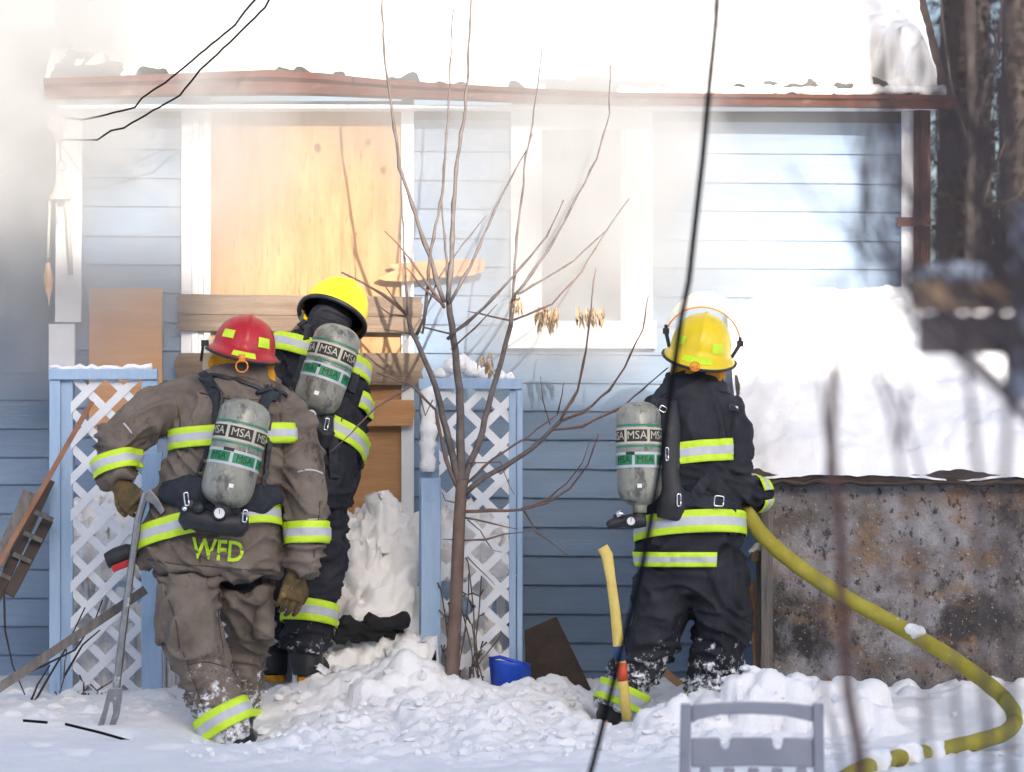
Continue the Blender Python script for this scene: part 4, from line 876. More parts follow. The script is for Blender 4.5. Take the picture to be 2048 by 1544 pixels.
vo3 = obj('valve_assembly', remesh(v3, .006, smooth=1, name='valve_assembly'), M['rubber'], p3); gauge(vo3, P(1262,1042,Y3-.265), .016); dring(vo3, P(1358,1000,Y3-.235), .008, .026); obj('valve_wheel', MB().tube([P(1233,1030,Y3-.23), P(1246,1026,Y3-.23)], .014, 10), M['chrome'], vo3, True)
strap(B3, [(1345,770),(1320,785),(1310,810),(1318,840)], .045, .012, M['strap'], p3, 'shoulder_strap', Y3); strap(B3, [(1352,806),(1356,850),(1358,900),(1356,960)], .012, .01, M['rubber'], p3, 'harness_strap', Y3, .012)
strap(B3, [(1420,950),(1400,975),(1385,1000)], .05, .01, M['strap'], p3, 'waist_strap', Y3); strap(B3, [(1345,985),(1385,1000),(1430,1008),(1470,1015)], .055, .012, M['strap'], p3, 'waist_strap', Y3, .006)
strap(B3, [(1463,1005),(1463,1060),(1462,1075)], .036, .01, M['strap'], p3, 'strap_tail', Y3, .01); dring(p3, P(1438,1002,Y3-.225), .02, .022, .1)
for pl in ([(1445,830),(1440,880),(1432,930)], [(1300,1150),(1340,1160),(1380,1165)]): strap(B3, pl, .0045, .0015, M['rubber'], p3, 'seam', Y3-.1, .0045)
dring(p3, P(1334,908,Y3-.2), .006, .028, .0); dring(p3, P(1326,818,Y3-.16), .014, .012, .5)
strap(B3, [(1338,950),(1340,985)], .02, .02, M['silver_tape'], p3, 'remote_gauge', Y3, .02)
# ================================================================ TREE, TOOLS, DEBRIS, FOREGROUND
def branch(parent, pts, r0, r1, y, m, name='branch', dy=0.0, seg=7, jit=0, nodes=0):
    q = resample(pts, 22); n = len(q); out = []
    for i, (a, b) in enumerate(q):
        t = i/(n-1); out.append(P(a+random.uniform(-jit,jit), b+random.uniform(-jit,jit), y+dy*t))
    rr = [r0+(r1-r0)*i/(n-1) for i in range(n)]
    if nodes: rr = [r*(1.35 if i % nodes == nodes-1 else 1) for i, r in enumerate(rr)]
    return obj(name, MB().tube(out, rr, seg), m, parent, True)
TY = .16
tree = thing('bare_tree', P(903, 1350, TY), 'young leafless tree with many upright branches in front of the right trellis', 'tree')
branch(tree, [(899,1400),(904,1340),(912,1200),(918,1050),(924,960)], .032, .026, TY, M['bark'], 'trunk', seg=12)
BR = [ # px path, start radius, end radius, depth drift
 ([(922,975),(912,940),(892,857),(871,769),(845,707),(824,666),(815,630)], .021, .012, -.05),
 ([(924,975),(923,930),(920,780),(907,676),(897,603)], .026, .017, .03),
 ([(928,975),(933,945),(959,883),(982,795),(1011,691),(1021,650),(1029,585)], .02, .012, .1),
 ([(888,606),(859,512),(831,431),(800,335),(786,227),(770,122),(763,0),(762,-40)], .0125, .004, -.02),
 ([(897,603),(902,544),(908,408),(915,317),(931,218),(936,136),(942,0),(944,-40)], .0135, .004, .05),
 ([(897,606),(895,544),(886,431),(883,394),(890,330)], .008, .003, .1),
 ([(902,602),(940,535),(976,453),(997,404),(1026,349),(1054,299),(1063,267)], .0095, .0025, .12),
 ([(834,671),(849,635),(858,544),(861,499),(886,385),(897,218),(906,18)], .009, .003, -.05),
 ([(815,630),(806,453),(802,354),(795,281)], .007, .002, -.08),
 ([(815,630),(770,592),(720,562),(682,545)], .0095, .004, -.15),
 ([(812,628),(790,600),(772,575)], .006, .0025, -.1), ([(812,632),(780,628),(757,612)], .006, .002, -.12),
 ([(890,615),(850,560),(810,505),(770,461)], .0085, .0035, -.1), ([(888,610),(840,570),(812,535)], .007, .003, -.1),
 ([(830,668),(800,662),(768,658)], .006, .002, -.1), ([(845,668),(852,620),(876,560),(910,510),(974,430)], .006, .0025, .05),
 ([(1026,600),(1035,453),(1044,394),(1051,317),(1065,245),(1085,95)], .007, .002, .1),
 ([(1029,590),(1049,567),(1103,490),(1144,413),(1194,317),(1219,227),(1221,131)], .0075, .0025, .15),
 ([(1031,588),(1044,585),(1149,521),(1212,462),(1258,397)], .006, .002, .15),
 ([(1028,640),(1103,608),(1162,544),(1212,462)], .006, .002, .1), ([(1020,640),(980,632),(936,623)], .006, .002, .0),
 ([(895,680),(913,662),(967,617),(1026,553),(1094,472),(1128,399)], .0095, .003, -.1),
 ([(904,698),(950,655),(995,610)], .006, .002, -.08), ([(905,668),(870,660),(845,655)], .006, .004, -.03),
 ([(928,990),(969,956),(1011,932),(1063,899),(1104,860),(1120,842)], .016, .011, -.1),
 ([(1120,842),(1156,780),(1171,702),(1179,650),(1184,590),(1192,535)], .0085, .0025, -.1),
 ([(1120,842),(1166,826),(1218,780),(1250,735),(1285,660),(1297,590)], .008, .0025, -.1),
 ([(1107,860),(1166,852),(1250,810),(1300,765),(1335,735)], .0075, .003, -.1),
 ([(935,965),(985,919),(1057,873),(1114,829)], .007, .003, -.12), ([(1100,850),(1085,800),(1080,752)], .004, .0015, -.12), ([(1114,829),(1125,790),(1128,765)], .004, .0015, -.12),
 ([(926,1023),(980,1022),(1042,1020),(1094,1007),(1140,976),(1176,930),(1197,868)], .0095, .003, -.15),
 ([(1042,1018),(1094,1000),(1135,965),(1165,925),(1179,883)], .006, .002, -.15), ([(1047,1023),(1073,1064),(1135,1111)], .006, .002, -.2),
 ([(928,1035),(980,1045),(1037,1059)], .006, .002, -.1), ([(926,1080),(970,1080),(1010,1068),(1060,1062)], .006, .002, -.08), ([(915,1080),(885,1078)], .004, .002, -.05),
 ([(914,975),(892,919),(871,821),(824,769),(752,746)], .011, .004, -.12), ([(819,772),(752,816),(700,868),(660,905)], .006, .002, -.18),
 ([(865,800),(850,830),(835,770),(812,740)], .004, .0015, -.1), ([(912,1005),(890,1000),(884,985)], .004, .0015, -.05), ([(935,1040),(960,1062),(985,1100),(1005,1105)], .004, .0015, -.1),
 ([(935,925),(1000,925),(1027,990)], .004, .0015, -.1), ([(935,1115),(970,1150),(990,1170)], .004, .0015, -.05)]
for i, (pts, a, b, dy) in enumerate(BR): branch(tree, pts, a*.85, b*.85, TY, M['bark_young'] if a > .012 or pts[-1][1] < 450 else M['bark'], dy=dy, jit=1.2, nodes=3 if b < .005 else 0)
# dry seed clusters and dead leaves hanging in it
def cluster(px, py, n, w_, h, y, m):
    mb = MB()
    for _ in range(n):
        a, b = px+random.uniform(-w_,w_), py+random.uniform(0,h*.5); l = random.uniform(.3,.6)*h
        p, q = P(a, b, y), P(a+random.uniform(-8,8), b+l, y+random.uniform(-.03,.03)); s_ = V((random.uniform(.004,.008),0,0)); mid = (p+q)/2+V((0,random.uniform(-.015,.015),0))
        mb.add([p, mid-s_, q, mid+s_], [(0,1,2),(0,2,3)])
    return obj('seed_cluster', mb, m, tree)
for a in ((1095,610,60,22,60),(1180,610,45,30,50),(970,705,16,14,50),(985,735,10,8,26),(1032,590,20,10,50)): cluster(*a, TY+.1, M['leaf'])
# weeds at the foot of the trellises
for (cx2, y, n, tp, lab) in ((935, .4, 13, 1120, 'dry brown weeds growing at the foot of the right trellis'), (160, .38, 10, 1270, 'dry brown weeds at the foot of the left trellis')):
    wd = MB()
    for _ in range(n):
        a = cx2+random.uniform(-45,60); t = tp+random.uniform(0,200); pts = resample([(a,1400),(a+random.uniform(-15,15),(1400+t)/2),(a+random.uniform(-35,35),t)], 40)
        wd.tube([P(u+random.uniform(-3,3), v, y) for u, v in pts], [.003]*len(pts), 4)
        for _ in range(6): u, v = random.choice(pts); wd.tube([P(u, v, y), P(u+random.uniform(-14,14), v-random.uniform(2,18), y-.02)], [.0025,.004], 4)
    tag(obj('dry_weeds', wd, M['near_twig']), lab, 'weeds')
# service wires with insulator on the corner
for pts, lab in (([(118,232),(165,240),(215,229),(270,214),(283,196),(330,165),(400,108),(470,50),(490,22),(545,-40)], 'upper of two black service wires at the left corner'), ([(122,280),(195,279),(222,262),(248,255),(305,222),(360,190),(400,140),(470,75),(530,15),(560,-40)], 'lower of two black service wires at the left corner')):
    q = resample(pts, 14); tag(obj('service_wire', MB().tube([P(a, b+random.uniform(-1,1), WF-.12-.35*min(1,i/6)-.9*i/len(q)) for i, (a, b) in enumerate(q)], .0045, 6), M['wire'], None, True), lab, 'wire', 'service wires')
ins = MB().loft([(P(116,228,WF-.1),.012,.012),(P(116,238,WF-.1),.035,.03),(P(114,255,WF-.1),.04,.03),(P(118,270,WF-.1),.025,.02),(P(120,286,WF-.1),.012,.012)], 12)
tag(obj('wire_insulator', remesh(ins, .006, .006, .003, 2, 1, 'wire_insulator'), M['insul']), 'grey maple-leaf shaped hook plate under the wires on corner post', 'hook')
# wind chime
wc = thing('wind_chime', P(121, 330, WF-.12), 'cream bell wind chime with hanging tube and shell on corner post', 'wind chime'); cy2 = WF-.12
obj('hanger', MB().tube([P(120,285,cy2), P(122,322,cy2)], .003, 6).tube([P(123+8*math.cos(a*.393), 331+10*math.sin(a*.393), cy2) for a in range(17)], .0022, 5), M['steel'], wc, True)
obj('bell', MB().lathe([(.001,.0),(.018,-.002),(.022,-.05),(.032,-.09),(.052,-.125),(.056,-.132),(.05,-.133),(.001,-.12)], Matrix.Translation(P(120,343,cy2)), 24), M['chime'], wc, True)
obj('tube', MB().tube([P(134,400,cy2), P(136,440,cy2), P(142,550,cy2)], .011, 10), M['chime'], wc, True)
obj('cord', MB().tube([P(100,398,cy2), P(97,470,cy2), P(96,520,cy2)], .007, 6).tube([P(112,400,cy2), P(114,450,cy2)], .003, 5).tube([P(133,400,cy2), P(126,418,cy2), P(114,412,cy2)], .003, 5), M['chime'], wc, True)
obj('shell', MB().loft([(P(96,525,cy2),.008,.008),(P(96,540,cy2),.016,.014),(P(97,556,cy2),.024,.02),(P(97,575,cy2),.018,.015),(P(98,600,cy2),.004,.004),(P(98,612,cy2),.003,.003)], 14), M['shell'], wc, True)
obj('bead', MB().loft([(P(96,515,cy2),.006,.006),(P(96,520,cy2),.014,.014),(P(96,526,cy2),.006,.006)], 10), M['bark'], wc, True)
# fire hose
hp = [(1425,985,.05),(1465,1000,-.06),(1492,1022,-.2),(1520,1066,-.27),(1560,1105,-.3),(1620,1150,-.34),(1680,1190,-.38),(1760,1232,-.42),(1830,1272,-.55),(1900,1312,-.68),(1960,1355,-.8),(2005,1392,-.95),(2028,1422,-1.12),(2030,1448,-1.3),(2008,1468,-1.38),(1960,1482,-1.5),(1900,1496,-1.67),(1850,1506,-1.88),(1795,1516,-2.1),(1750,1528,-2.4),(1700,1548,-2.76)]
pts = []
for (a, b) in zip(hp[:-1], hp[1:]):
    for i in range(5): t = i/5; pts.append(P(a[0]+(b[0]-a[0])*t, a[1]+(b[1]-a[1])*t, a[2]+(b[2]-a[2])*t))
for _ in range(3): pts = [pts[0]]+[(pts[i-1]+pts[i]*2+pts[i+1])/4 for i in range(1, len(pts)-1)]+[pts[-1]]
pts += [pts[-1]+V((-.05,-.02,-.03)), pts[-1]+V((-.1,-.04,-.1)), pts[-1]+V((-.13,-.05,-.2))]
hose = thing('fire_hose', pts[0], 'yellow fire hose held by the right firefighter curling down onto snow', 'hose')
obj('jacket', MB().tube(pts, [.034*(1+.03*math.sin(i*1.7)) for i in range(len(pts))], 16), M['hose'], hose, True)
obj('nozzle', MB().tube([P(1425,985,.05), P(1405,975,.18), P(1400,970,.26)], [.035,.028,.034], 14), M['rubber'], hose, True)
def clump(name, c, r, label, n=6, m=None):
    mb = MB(); c = V(c)
    for _ in range(n):
        d = V((random.uniform(-1,1), random.uniform(-.6,.6), random.uniform(-.7,.7)))*r*.6; q = r*random.uniform(.45,.75)
        mb.loft([(c+d+V((0,0,-q)),.002,.002),(c+d+V((0,0,-q*.7)),q*.7,q*.7),(c+d,q,q),(c+d+V((0,0,q*.7)),q*.7,q*.7),(c+d+V((0,0,q)),.002,.002)], 10)
    return tag(obj(name, remesh(mb, .008, .006, .005, random.random()*50, 1, name), m or M['snow']), label, 'snow')
clump('snow_clump', P(1830,1262,-.58), .04, 'lump of snow resting on the middle of the yellow hose')
clump('snow_clump', P(1868,1500,-1.86), .05, 'first snow lump half burying the hose near the bottom edge', 8)
clump('snow_clump', P(1815,1510,-2.05), .06, 'broad snow lump burying the hose left of the first lump', 9)
clump('snow_clump', P(1752,1524,-2.45), .06, 'snow lump over the hose at the bottom edge beside the chair', 9)
clump('snow_clump', P(2036,1440,-1.22), .035, 'lump of snow stuck at the bend of the hose', 5)
# axe standing in the snow
axe = thing('axe', P(1258, 1425, -.45), 'yellow wooden axe handle standing upright in the snow', 'axe')
ap = [(1213,1092),(1214,1110),(1222,1160),(1230,1220),(1237,1290),(1243,1340),(1249,1390),(1254,1440)]
rad = [.03,.026,.021,.022,.024,.023,.022,.022]
obj('handle', MB().loft([(P(1205,1094,-.45),.024,.016)]+[(P(a,b,-.45),r,r*.75) for (a, b), r in zip(ap, rad)][1:], 14), M['axe_yellow'], axe, True)
obj('tape_band', MB().loft([(P(1237.5,1292,-.45),.0255,.0195),(P(1241,1322,-.45),.0245,.0185)], 14), M['blue_tape'], axe, True)
obj('tape_band', MB().loft([(P(1241.5,1326,-.45),.0245,.0185),(P(1246,1362,-.45),.024,.018)], 14), M['red_paint'], axe, True)
# pry bar in the brown firefighter's left hand
hy = Y1-.14
bar = thing('pry_bar', P(215, 1455, hy), 'grey steel forked pry bar held by the brown-coated firefighter', 'pry bar')
obj('shaft', MB().tube([P(291,985,hy), P(276,1040,hy), P(262,1140,hy), P(246,1260,hy), P(233,1376,hy)], [.017,.017,.016,.016,.017], 8), M['steel'], bar)
fk = MB().poly([P(a, b, hy-.014) for a, b in ((216,1378),(244,1376),(243,1400),(238,1430),(228,1456),(217,1456),(226,1425),(225,1404),(219,1404),(213,1430),(206,1456),(194,1456),(206,1420))], .028)
obj('fork', fk, M['steel'], bar, bevel=.003)
obj('adze', MB().poly([P(a, b, hy-.012) for a, b in ((284,985),(300,978),(318,1000),(330,1022),(322,1030),(305,1008),(288,1000))], .025), M['steel'], bar, bevel=.003)
dt = thing('cordless_tool', P(235, 1140, Y1-.02), 'black and red battery tool hanging beside the pry bar', 'tool')
obj('housing', remesh(MB().loft([(P(212,1122,Y1-.02),.035,.03),(P(232,1115,Y1-.02),.045,.035),(P(258,1106,Y1-.02),.045,.035),(P(275,1102,Y1-.02),.025,.025)], 12), .007, 0, 0, 0, 1, 'housing'), M['rubber'], dt)
obj('battery', MB().beam(P(226,1138,Y1-.03), P(266,1122,Y1-.03), .03, .085, up=(0,1,0)), M['red_tool'], dt, bevel=.004)
obj('handle', MB().tube([P(272,1108,Y1-.02), P(300,1090,Y1+.0)], .018, 8), M['rubber'], dt, True)
M['red_lath'] = mat('red_lath', (.22,.1,.055), (.3,.15,.085), .7, 10)
# debris at the left
tag(obj('wood_lath', MB().beam(P(-20,1160,.1), P(184,803,.34), .022, .015), M['red_lath']), 'thin reddish lath leaning up across the left trellis', 'lath')
tag(obj('long_board', MB().beam(P(-20,1388,-.05), P(290,1180,.2), .04, .035), M['grey_wood']), 'long grey weathered board slanting across the foot of the left trellis', 'board')
df = thing('ladder', P(30, 1250, .3), 'dark broken frame leaning by the wall at far left', 'frame')
for a, b, w_ in (((-10,1200),(100,960),.045), ((-5,1130),(60,985),.06), ((18,1190),(96,1040),.05)): obj('rail', MB().beam(P(*a,.3), P(*b,.42), w_, .03), M['dark_wood'] if w_ != .06 else M['grey_wood'], df)
for i in range(4): a = 5+i*22; obj('rung', MB().beam(P(a,1150-i*42,.3), P(a+34,1165-i*42,.34), .02, .02), M['grey_wood'], df)
tw = thing('fallen_twigs', P(120, 1380, .2), 'dark bare twigs lying in snow in front of left trellis', 'twigs')
for pl in ([(20,1360),(90,1330),(150,1300),(190,1240),(205,1200)], [(60,1420),(100,1350),(130,1300),(170,1215)], [(130,1350),(165,1290),(200,1260)], [(8,1180),(10,1260),(25,1330),(50,1390)], [(58,1412),(75,1370),(100,1330)]): branch(tw, pl, .006, .003, .2, M['bark_dark'], 'twig')
for pl, lab in (([(130,1448),(200,1465),(270,1485),(330,1508)], 'longer thin black cord lying on the snow at lower left'), ([(46,1441),(95,1445)], 'short black cord bit lying on the snow at far left')):
    q = resample(pl, 12); tag(obj('cord', MB().tube([P(a, b, -.9) for a, b in q], .006, 6), M['wire'], None, True), lab, 'cord', 'cords on the snow')
cd_ = MB(); rd = random.Random(4)  # near-black beams stand in for the shaded hole under the deck
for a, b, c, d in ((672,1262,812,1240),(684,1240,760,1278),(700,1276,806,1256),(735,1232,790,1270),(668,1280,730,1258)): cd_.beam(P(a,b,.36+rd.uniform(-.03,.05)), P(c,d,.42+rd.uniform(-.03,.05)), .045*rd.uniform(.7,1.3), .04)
tag(obj('dark_hole_beams', remesh(cd_, .008, .01, .01, 7, 0, 'dark_hole_beams'), M['dark']), 'black beams standing in for the shaded hole between second firefighter and blue post', 'debris')
# doormat board, shovel and bits by the wall
tag(obj('dark_panel', MB().poly([P(a, b, .62) for a, b in ((1050,1260),(1113,1233),(1190,1395),(1180,1420),(1052,1420))], .02), M['dark_wood'], bevel=.003), 'dark brown panel leaning against the blue wall by right trellis', 'panel')
sh = thing('snow_shovel', P(1030, 1385, .3), 'blue plastic snow shovel blade poking out of the snow', 'shovel')
sv = []; 
for i in range(9):
    t = i/8
    for j in range(5): u = j/4; p = P(980+u*78+6*t, 1318+10*u+t*62, .32-.06*math.sin(u*math.pi)+.05*t); sv.append(p)
so_ = obj('blade', MB().add(sv, [(i*5+j, i*5+j+1, (i+1)*5+j+1, (i+1)*5+j) for i in range(8) for j in range(4)]), M['blue_plastic'], sh, True); s_ = so_.modifiers.new('s', 'SOLIDIFY'); s_.thickness = .008
obj('rim', MB().tube([P(979,1317,.315), P(1000,1314,.29), P(1020,1320,.27), P(1040,1325,.28), P(1060,1330,.315)], .008, 8), M['blue_plastic'], sh, True)
tag(obj('broken_board', MB().beam(P(1040,1402,-.02), P(1145,1428,-.02), .05, .035), M['dark_wood'], bevel=.004), 'dark broken board lying in the snow below the dark panel', 'board')
tag(obj('wood_stick', MB().beam(P(1318,1335,.45), P(1372,1378,.4), .035, .03), M['fresh_wood']), 'orange wooden stick between the right firefighter\'s legs', 'stick')
ps = thing('fence_post', P(1522, 1390, .1), 'weathered short post with a snow cap beside the shed corner', 'post')
obj('shaft', MB().box(P(1512,1400,.12), P(1534,1100,.07)), M['grey_wood'], ps, bevel=.004); obj('cap_rail', MB().box(P(1500,1122,.14), P(1536,1104,.05)), M['old_wood'], ps, bevel=.003)
obj('cap_snow', remesh(MB().loft([(P(1498,1106,.09),.01,.02),(P(1512,1098,.09),.02,.04),(P(1526,1092,.09),.026,.04),(P(1538,1098,.09),.012,.03)], 10), .006, .003, .002, 1, 1, 'cap_snow'), M['snow'], ps)
tag(obj('wood_stick', MB().beam(P(1504,1160,.16), P(1516,1395,.1), .022, .02), M['fresh_wood']), 'thin orange stick standing against the weathered short post', 'stick')
# grey plastic chair, buried, close to the camera
CY = -4.2
ch = thing('plastic_chair', P(1505, 1600, CY), 'grey plastic garden chair back sticking up from foreground snow', 'chair')
def cpoly(name, pts, th=.025, y=CY, bev=.006): return obj(name, MB().poly([P(a, b, y) for a, b in pts], th), M['grey_plastic'], ch, bevel=bev)
for a0, a1 in ((1362,1383),(1626,1647)):
    s_ = -1 if a0 < 1500 else 1
    cpoly('back_post', [(a0,1408),(a1,1408),(a1+s_*5,1700),(a0+s_*6,1700)], .04, CY-.01)
cpoly('top_rail', [(1383,1411),(1440,1406),(1505,1404),(1570,1406),(1626,1412),(1626,1445),(1610,1440),(1570,1432),(1505,1428),(1440,1430),(1400,1438),(1383,1447)])
arch = [(1383,1476),(1440,1476),(1443,1496),(1452,1500),(1459,1496),(1462,1476),(1545,1476),(1548,1496),(1557,1500),(1564,1496),(1567,1476),(1626,1478),(1628,1536),(1570,1534),(1505,1532),(1440,1534),(1383,1536)]
cpoly('back_panel', arch)
for i, a in enumerate((1400,1448,1496,1544,1592)): cpoly('back_slat', [(a,1536),(a+22,1536),(a+22,1700),(a,1700)], .02)
cpoly('seat', [(1375,1690),(1635,1690),(1640,1720),(1370,1720)], .4, CY-.4)
for a in (1370,1625):
    cpoly('leg', [(a,1700),(a+20,1700),(a+22,1960),(a+2,1960)], .03); cpoly('leg', [(a,1700),(a+20,1700),(a+22,1960),(a+2,1960)], .03, CY-.42)
# dark cable hanging close to the camera
q = resample([(1437,-60),(1432,40),(1418,180),(1405,320),(1390,450),(1378,560),(1362,640),(1345,760),(1325,900),(1300,1050),(1275,1180),(1245,1290),(1218,1400),(1198,1480),(1172,1580),(1120,1750)], 25)
tag(obj('hanging_cable', MB().tube([P(a, b, -6.5) for a, b in q], .0085, 8), M['wire'], None, True), 'out-of-focus black cable hanging down across the picture', 'cable')
# blurred fence at the right edge
FY = -9.5
fe = thing('board_fence', P(1950, 900, FY), 'out-of-focus snow-topped wooden fence end at the right edge', 'fence')
def fb(name, a, b, c, d, th, m, y=FY): 
    p, q = P(a, d, y), P(b, c, y); return obj(name, MB().box((p.x, y, p.z), (q.x, y+th, q.z)), m, fe, bevel=.006)
fb('rail', 1832, 2300, 563, 622, .06, M['fence_brown']); fb('rail', 1838, 2300, 628, 708, .03, M['fence_dark'], FY+.03); fb('post', 2028, 2090, 400, 800, .06, M['grey_plastic'], FY-.1); fb('post', 2016, 2060, 708, 790, .06, M['fence_dark'], FY+.06); fb('post', 2110, 2200, 300, 2600, .08, M['grey_wood'], FY-.1)
obj('snow_cap', remesh(MB().loft([(P(1836,558,FY+.03),.012,.02),(P(1850,548,FY+.03),.018,.035),(P(1920,545,FY+.03),.02,.04),(P(2020,546,FY+.03),.02,.04),(P(2300,546,FY+.03),.02,.04)], 12), .008, .004, .002, 1, 1, 'snow_cap'), M['snow'], fe)
# blurred shrub stems in front at the right
sb = thing('foreground_shrub', P(2080, 2100, -11), 'out-of-focus reddish shrub stems in front of the shed', 'shrub')
for pl, r, y in (([(1760,2200),(1720,1500),(1697,1390),(1690,1250),(1672,1000),(1660,850),(1680,700)], .016, -10.5), ([(1740,2200),(1700,1600),(1655,1400),(1640,1200),(1660,900),(1640,760)], .006, -10),
  ([(1900,2200),(1840,1200),(1800,900),(1820,650),(1850,400),(1830,200)], .006, -10.8), ([(1950,2200),(1900,1100),(1780,760),(1720,560),(1740,380)], .005, -10.2), ([(1800,900),(1770,780),(1700,640),(1690,560)], .005, -10.8),
  ([(2000,2200),(1960,1000),(1930,700),(1960,300),(1940,-50)], .008, -11), ([(1930,700),(1880,500),(1900,250),(1870,0)], .005, -11), ([(2040,2200),(2010,900),(2040,500),(2000,150),(2020,-50)], .009, -11.2),
  ([(1820,650),(1760,520),(1640,430),(1570,330)], .0035, -10.8), ([(1960,300),(2000,180),(1980,-50)], .006, -11), ([(1760,520),(1700,470),(1690,400)], .003, -10.8), ([(1850,400),(1900,330),(1960,290),(2060,200)], .005, -11),
  ([(1880,500),(1830,420),(1780,300),(1790,180)], .004, -11), ([(1900,250),(1950,150),(2050,80)], .005, -11)):
    qq = resample(pl, 60); obj('stem', MB().tube([P(a+random.uniform(-5,5), b, y) for a, b in qq], [r*(1-.5*i/len(qq)) for i in range(len(qq))], 7), M['red_twig'] if r > .012 else M['near_twig'], sb, True)
R9 = random.Random(5)
for i in range(36):
    a = R9.uniform(1740, 2120); b = R9.uniform(300, 620); pl = [(a, b)]
    for _ in range(4): a += R9.uniform(-60, 45); b -= R9.uniform(60, 160); pl.append((a, b))
    b = pl[0][1]
    qq = resample([(2110+R9.uniform(-30,120), b+R9.uniform(150,420)), *pl], 60); obj('stem', MB().tube([P(u, v, -10.9) for u, v in qq], [.006*(1-.6*j/len(qq)) for j in range(len(qq))], 6), M['near_twig'], sb, True)
# ---- far background at the right: dark conifers and trunks
def conifer(x, y, h, r, label, seed):
    R = random.Random(seed); t = thing('conifer_tree', (x, y, 0), label, 'tree', 'dark conifers behind the house'); obj('trunk', MB().tube([V((x,y,-.3)), V((x,y,h*.5)), V((x,y,h))], [.2,.12,.02], 8), M['bark_dark'], t, True)
    mb = MB()
    for _ in range(9000):
        f = R.random()**.8; z = .4+f*(h-.4); rr = r*(1-f)*R.uniform(.25,1.05)+.05; a = R.uniform(0, 6.283); c = V((x+rr*math.cos(a), y+rr*math.sin(a), z-rr*.25)); l = R.uniform(.045,.11); o_ = V((math.cos(a), math.sin(a), -.45))*l; s_ = V((-math.sin(a), math.cos(a), R.uniform(-.3,.3)))*l*.35
        mb.add([c-o_*.4, c+s_, c+o_, c-s_], [(0,1,2),(0,2,3)])
    obj('crown', mb, M['needle'], t)
for i, (px, y, h, r, lab) in enumerate(((1905,22,13,2.4,'dark conifer just right of the house corner, behind the downspout'), (2030,20,13,2.4,'dark conifer at the right edge behind the blurred fence'), (1960,30,18,3.5,'taller dark conifer further back between the two'), (2140,24,14,3,'dark conifer partly out of frame at the right'), (2250,20,13,3,'dark conifer beyond the right edge'))):
    conifer(PX(px, y), y, h, r, lab, i)
bk = thing('leafless_tree', (PX(1945,12), 12, 0), 'brown leafless trunk in the dark trees right of the house', 'tree')
branch(bk, [(1960,1500),(1950,900),(1940,500),(1945,250),(1935,-100)], .055, .04, 12, M['bark_dark'], 'trunk', seg=8)
for pl in ([(1942,480),(1990,330),(2060,200)], [(1945,300),(1900,180),(1880,0)], [(1950,420),(2030,400),(2080,330)], [(1944,250),(1990,120),(2010,-40)]): branch(bk, pl, .022, .008, 12, M['bark_dark'])
# ---- bare tree added out of frame; its trunk and boughs shade the house corner
ot = thing('shadow_tree', (4.55, -8, 0), 'added leafless tree out of frame at the right, placed for its shadow', 'tree')
def tp(x, z): return V((x, -8, z))
TX = PX(1800, WY)+(WY+8)*math.tan(SUN_AZ); TH = (WY+8)/math.cos(SUN_AZ)*math.tan(SUN_EL)
obj('trunk', MB().tube([tp(TX+.06,-.2), tp(TX+.05,TH+1.2), tp(TX+.04,TH+2.1), tp(TX-.02,TH+2.5), tp(TX-.06,TH+3.2), tp(TX-.3,TH+5)], [.2,.15,.13,.15,.17,.1], 12), M['bark_dark'], ot, True)
for a, b in (((0,1.6),(-.7,.9)), ((0,1.9),(-.55,2.6)), ((0,2.2),(-1.1,1.35)), ((-.02,2.4),(.6,3.3)), ((0,1.3),(-.9,.5))):
    obj('bough', MB().tube([tp(TX+a[0],TH+a[1]), tp(TX+(a[0]+b[0])/2,TH+(a[1]+b[1])/2+.05), tp(TX+b[0],TH+b[1])], [.02,.014,.008], 6), M['bark_dark'], ot, True)
# ================================================================ SMOKE
bx0, bx1, by0, by1, bz0, bz1 = -3.3, 2.0, .5, 2.0, 1.25, 4.6
sm = obj('smoke', MB().box((bx0,by0,bz0), (bx1,by1,bz1)), None or bpy.data.materials.new('smoke')); struct(sm, 'stuff')
tag(sm, 'white smoke drifting from the window up over the eave', 'smoke', None, 'stuff')
m = sm.data.materials[0]; m.use_nodes = True; nt = m.node_tree; N = nt.nodes; L = nt.links; N.remove(N['Principled BSDF'])
pv = N.new('ShaderNodeVolumePrincipled'); L.new(pv.outputs[0], N['Material Output'].inputs['Volume'])
pv.inputs['Color'].default_value = (.94,.94,.93,1); pv.inputs['Anisotropy'].default_value = .1
tc = N.new('ShaderNodeTexCoord'); acc = None
nz = N.new('ShaderNodeTexNoise'); nz.inputs['Scale'].default_value = 1.7; nz.inputs['Detail'].default_value = 4; nz.inputs['Distortion'].default_value = .6; L.new(tc.outputs['Object'], nz.inputs[0])
BL = [(P(1150,430,1.0),(.5,.35,.75),3.9), (P(1215,300,.95),(.5,.35,.5),2.2), (P(1000,250,.95),(.7,.4,.5),.6), (P(1340,480,.9),(.55,.35,.6),2.0), (P(1560,330,.9),(.5,.35,.55),.9), (P(620,60,1.0),(1.2,.6,.32),.9), (P(200,90,1.0),(1.0,.7,.75),3.2), (P(30,240,1.0),(.6,.6,.75),4.2), (P(230,330,1.0),(.5,.4,.5),.7), (P(1150,60,1.2),(.9,.6,.5),.6), (P(-150,150,1.1),(.8,.8,1.1),3.0)]
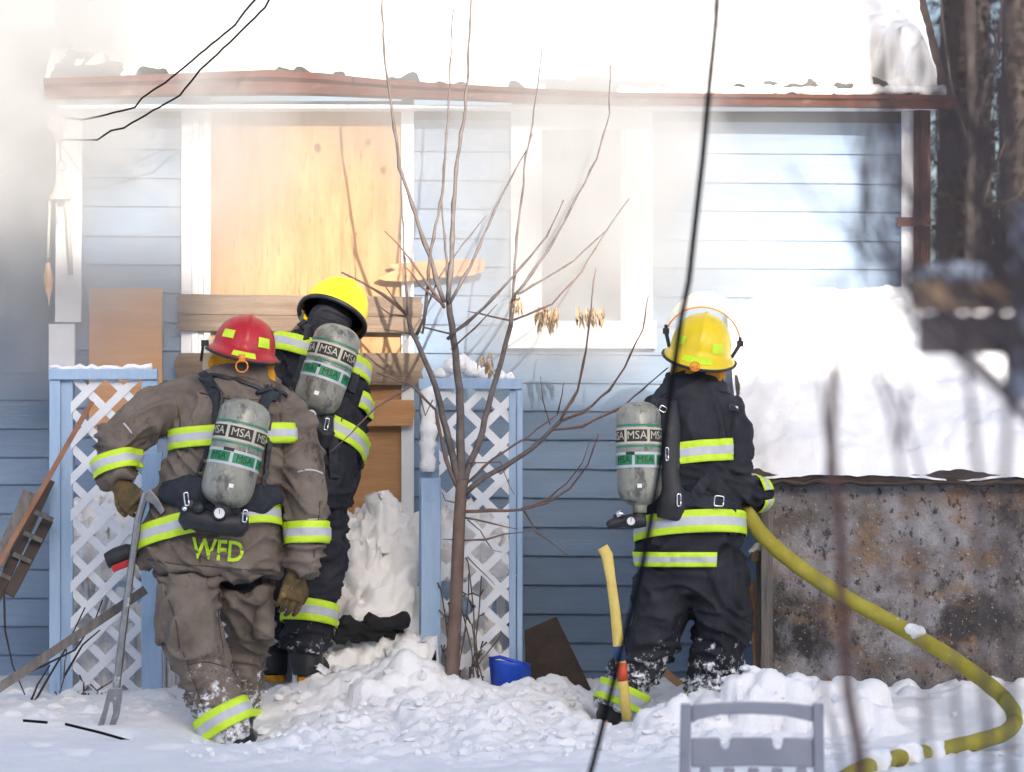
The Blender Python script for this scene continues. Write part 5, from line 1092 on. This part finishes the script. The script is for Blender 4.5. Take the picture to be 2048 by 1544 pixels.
for c, s_, a in BL:
    sb_ = N.new('ShaderNodeVectorMath'); sb_.operation = 'SUBTRACT'; L.new(tc.outputs['Object'], sb_.inputs[0]); sb_.inputs[1].default_value = c
    dv = N.new('ShaderNodeVectorMath'); dv.operation = 'DIVIDE'; L.new(sb_.outputs[0], dv.inputs[0]); dv.inputs[1].default_value = s_
    dt_ = N.new('ShaderNodeVectorMath'); dt_.operation = 'DOT_PRODUCT'; L.new(dv.outputs[0], dt_.inputs[0]); L.new(dv.outputs[0], dt_.inputs[1])
    ng = N.new('ShaderNodeMath'); ng.operation = 'MULTIPLY'; ng.inputs[1].default_value = -1; L.new(dt_.outputs['Value'], ng.inputs[0])
    ex = N.new('ShaderNodeMath'); ex.operation = 'EXPONENT'; L.new(ng.outputs[0], ex.inputs[0])
    ml = N.new('ShaderNodeMath'); ml.operation = 'MULTIPLY'; ml.inputs[1].default_value = a; L.new(ex.outputs[0], ml.inputs[0])
    if acc is None: acc = ml.outputs[0]
    else: ad = N.new('ShaderNodeMath'); ad.operation = 'ADD'; L.new(acc, ad.inputs[0]); L.new(ml.outputs[0], ad.inputs[1]); acc = ad.outputs[0]
mr = N.new('ShaderNodeMapRange'); mr.inputs['From Min'].default_value = .34; mr.inputs['From Max'].default_value = .68; mr.inputs['To Min'].default_value = .25; mr.inputs['To Max'].default_value = 1.6; L.new(nz.outputs[0], mr.inputs[0])
# fade to nothing before the faces of the domain
se = N.new('ShaderNodeSeparateXYZ'); L.new(tc.outputs['Object'], se.inputs[0]); fade = mr.outputs[0]
for ax, lo, hi in ((0,bx0,bx0+.4),(0,bx1,bx1-.35),(1,by0,by0+.3),(1,by1,by1-.3),(2,bz0,bz0+.4),(2,bz1,bz1-.3)):
    f = N.new('ShaderNodeMapRange'); f.interpolation_type = 'SMOOTHSTEP'; f.inputs['From Min'].default_value = lo; f.inputs['From Max'].default_value = hi; L.new(se.outputs[ax], f.inputs[0])
    ml = N.new('ShaderNodeMath'); ml.operation = 'MULTIPLY'; L.new(fade, ml.inputs[0]); L.new(f.outputs[0], ml.inputs[1]); fade = ml.outputs[0]
fm = N.new('ShaderNodeMath'); fm.operation = 'MULTIPLY'; L.new(acc, fm.inputs[0]); L.new(fade, fm.inputs[1])
SMK = N.new('ShaderNodeMath'); SMK.operation = 'MULTIPLY'; SMK.inputs[1].default_value = 1.0; L.new(fm.outputs[0], SMK.inputs[0])
L.new(SMK.outputs[0], pv.inputs['Density'])
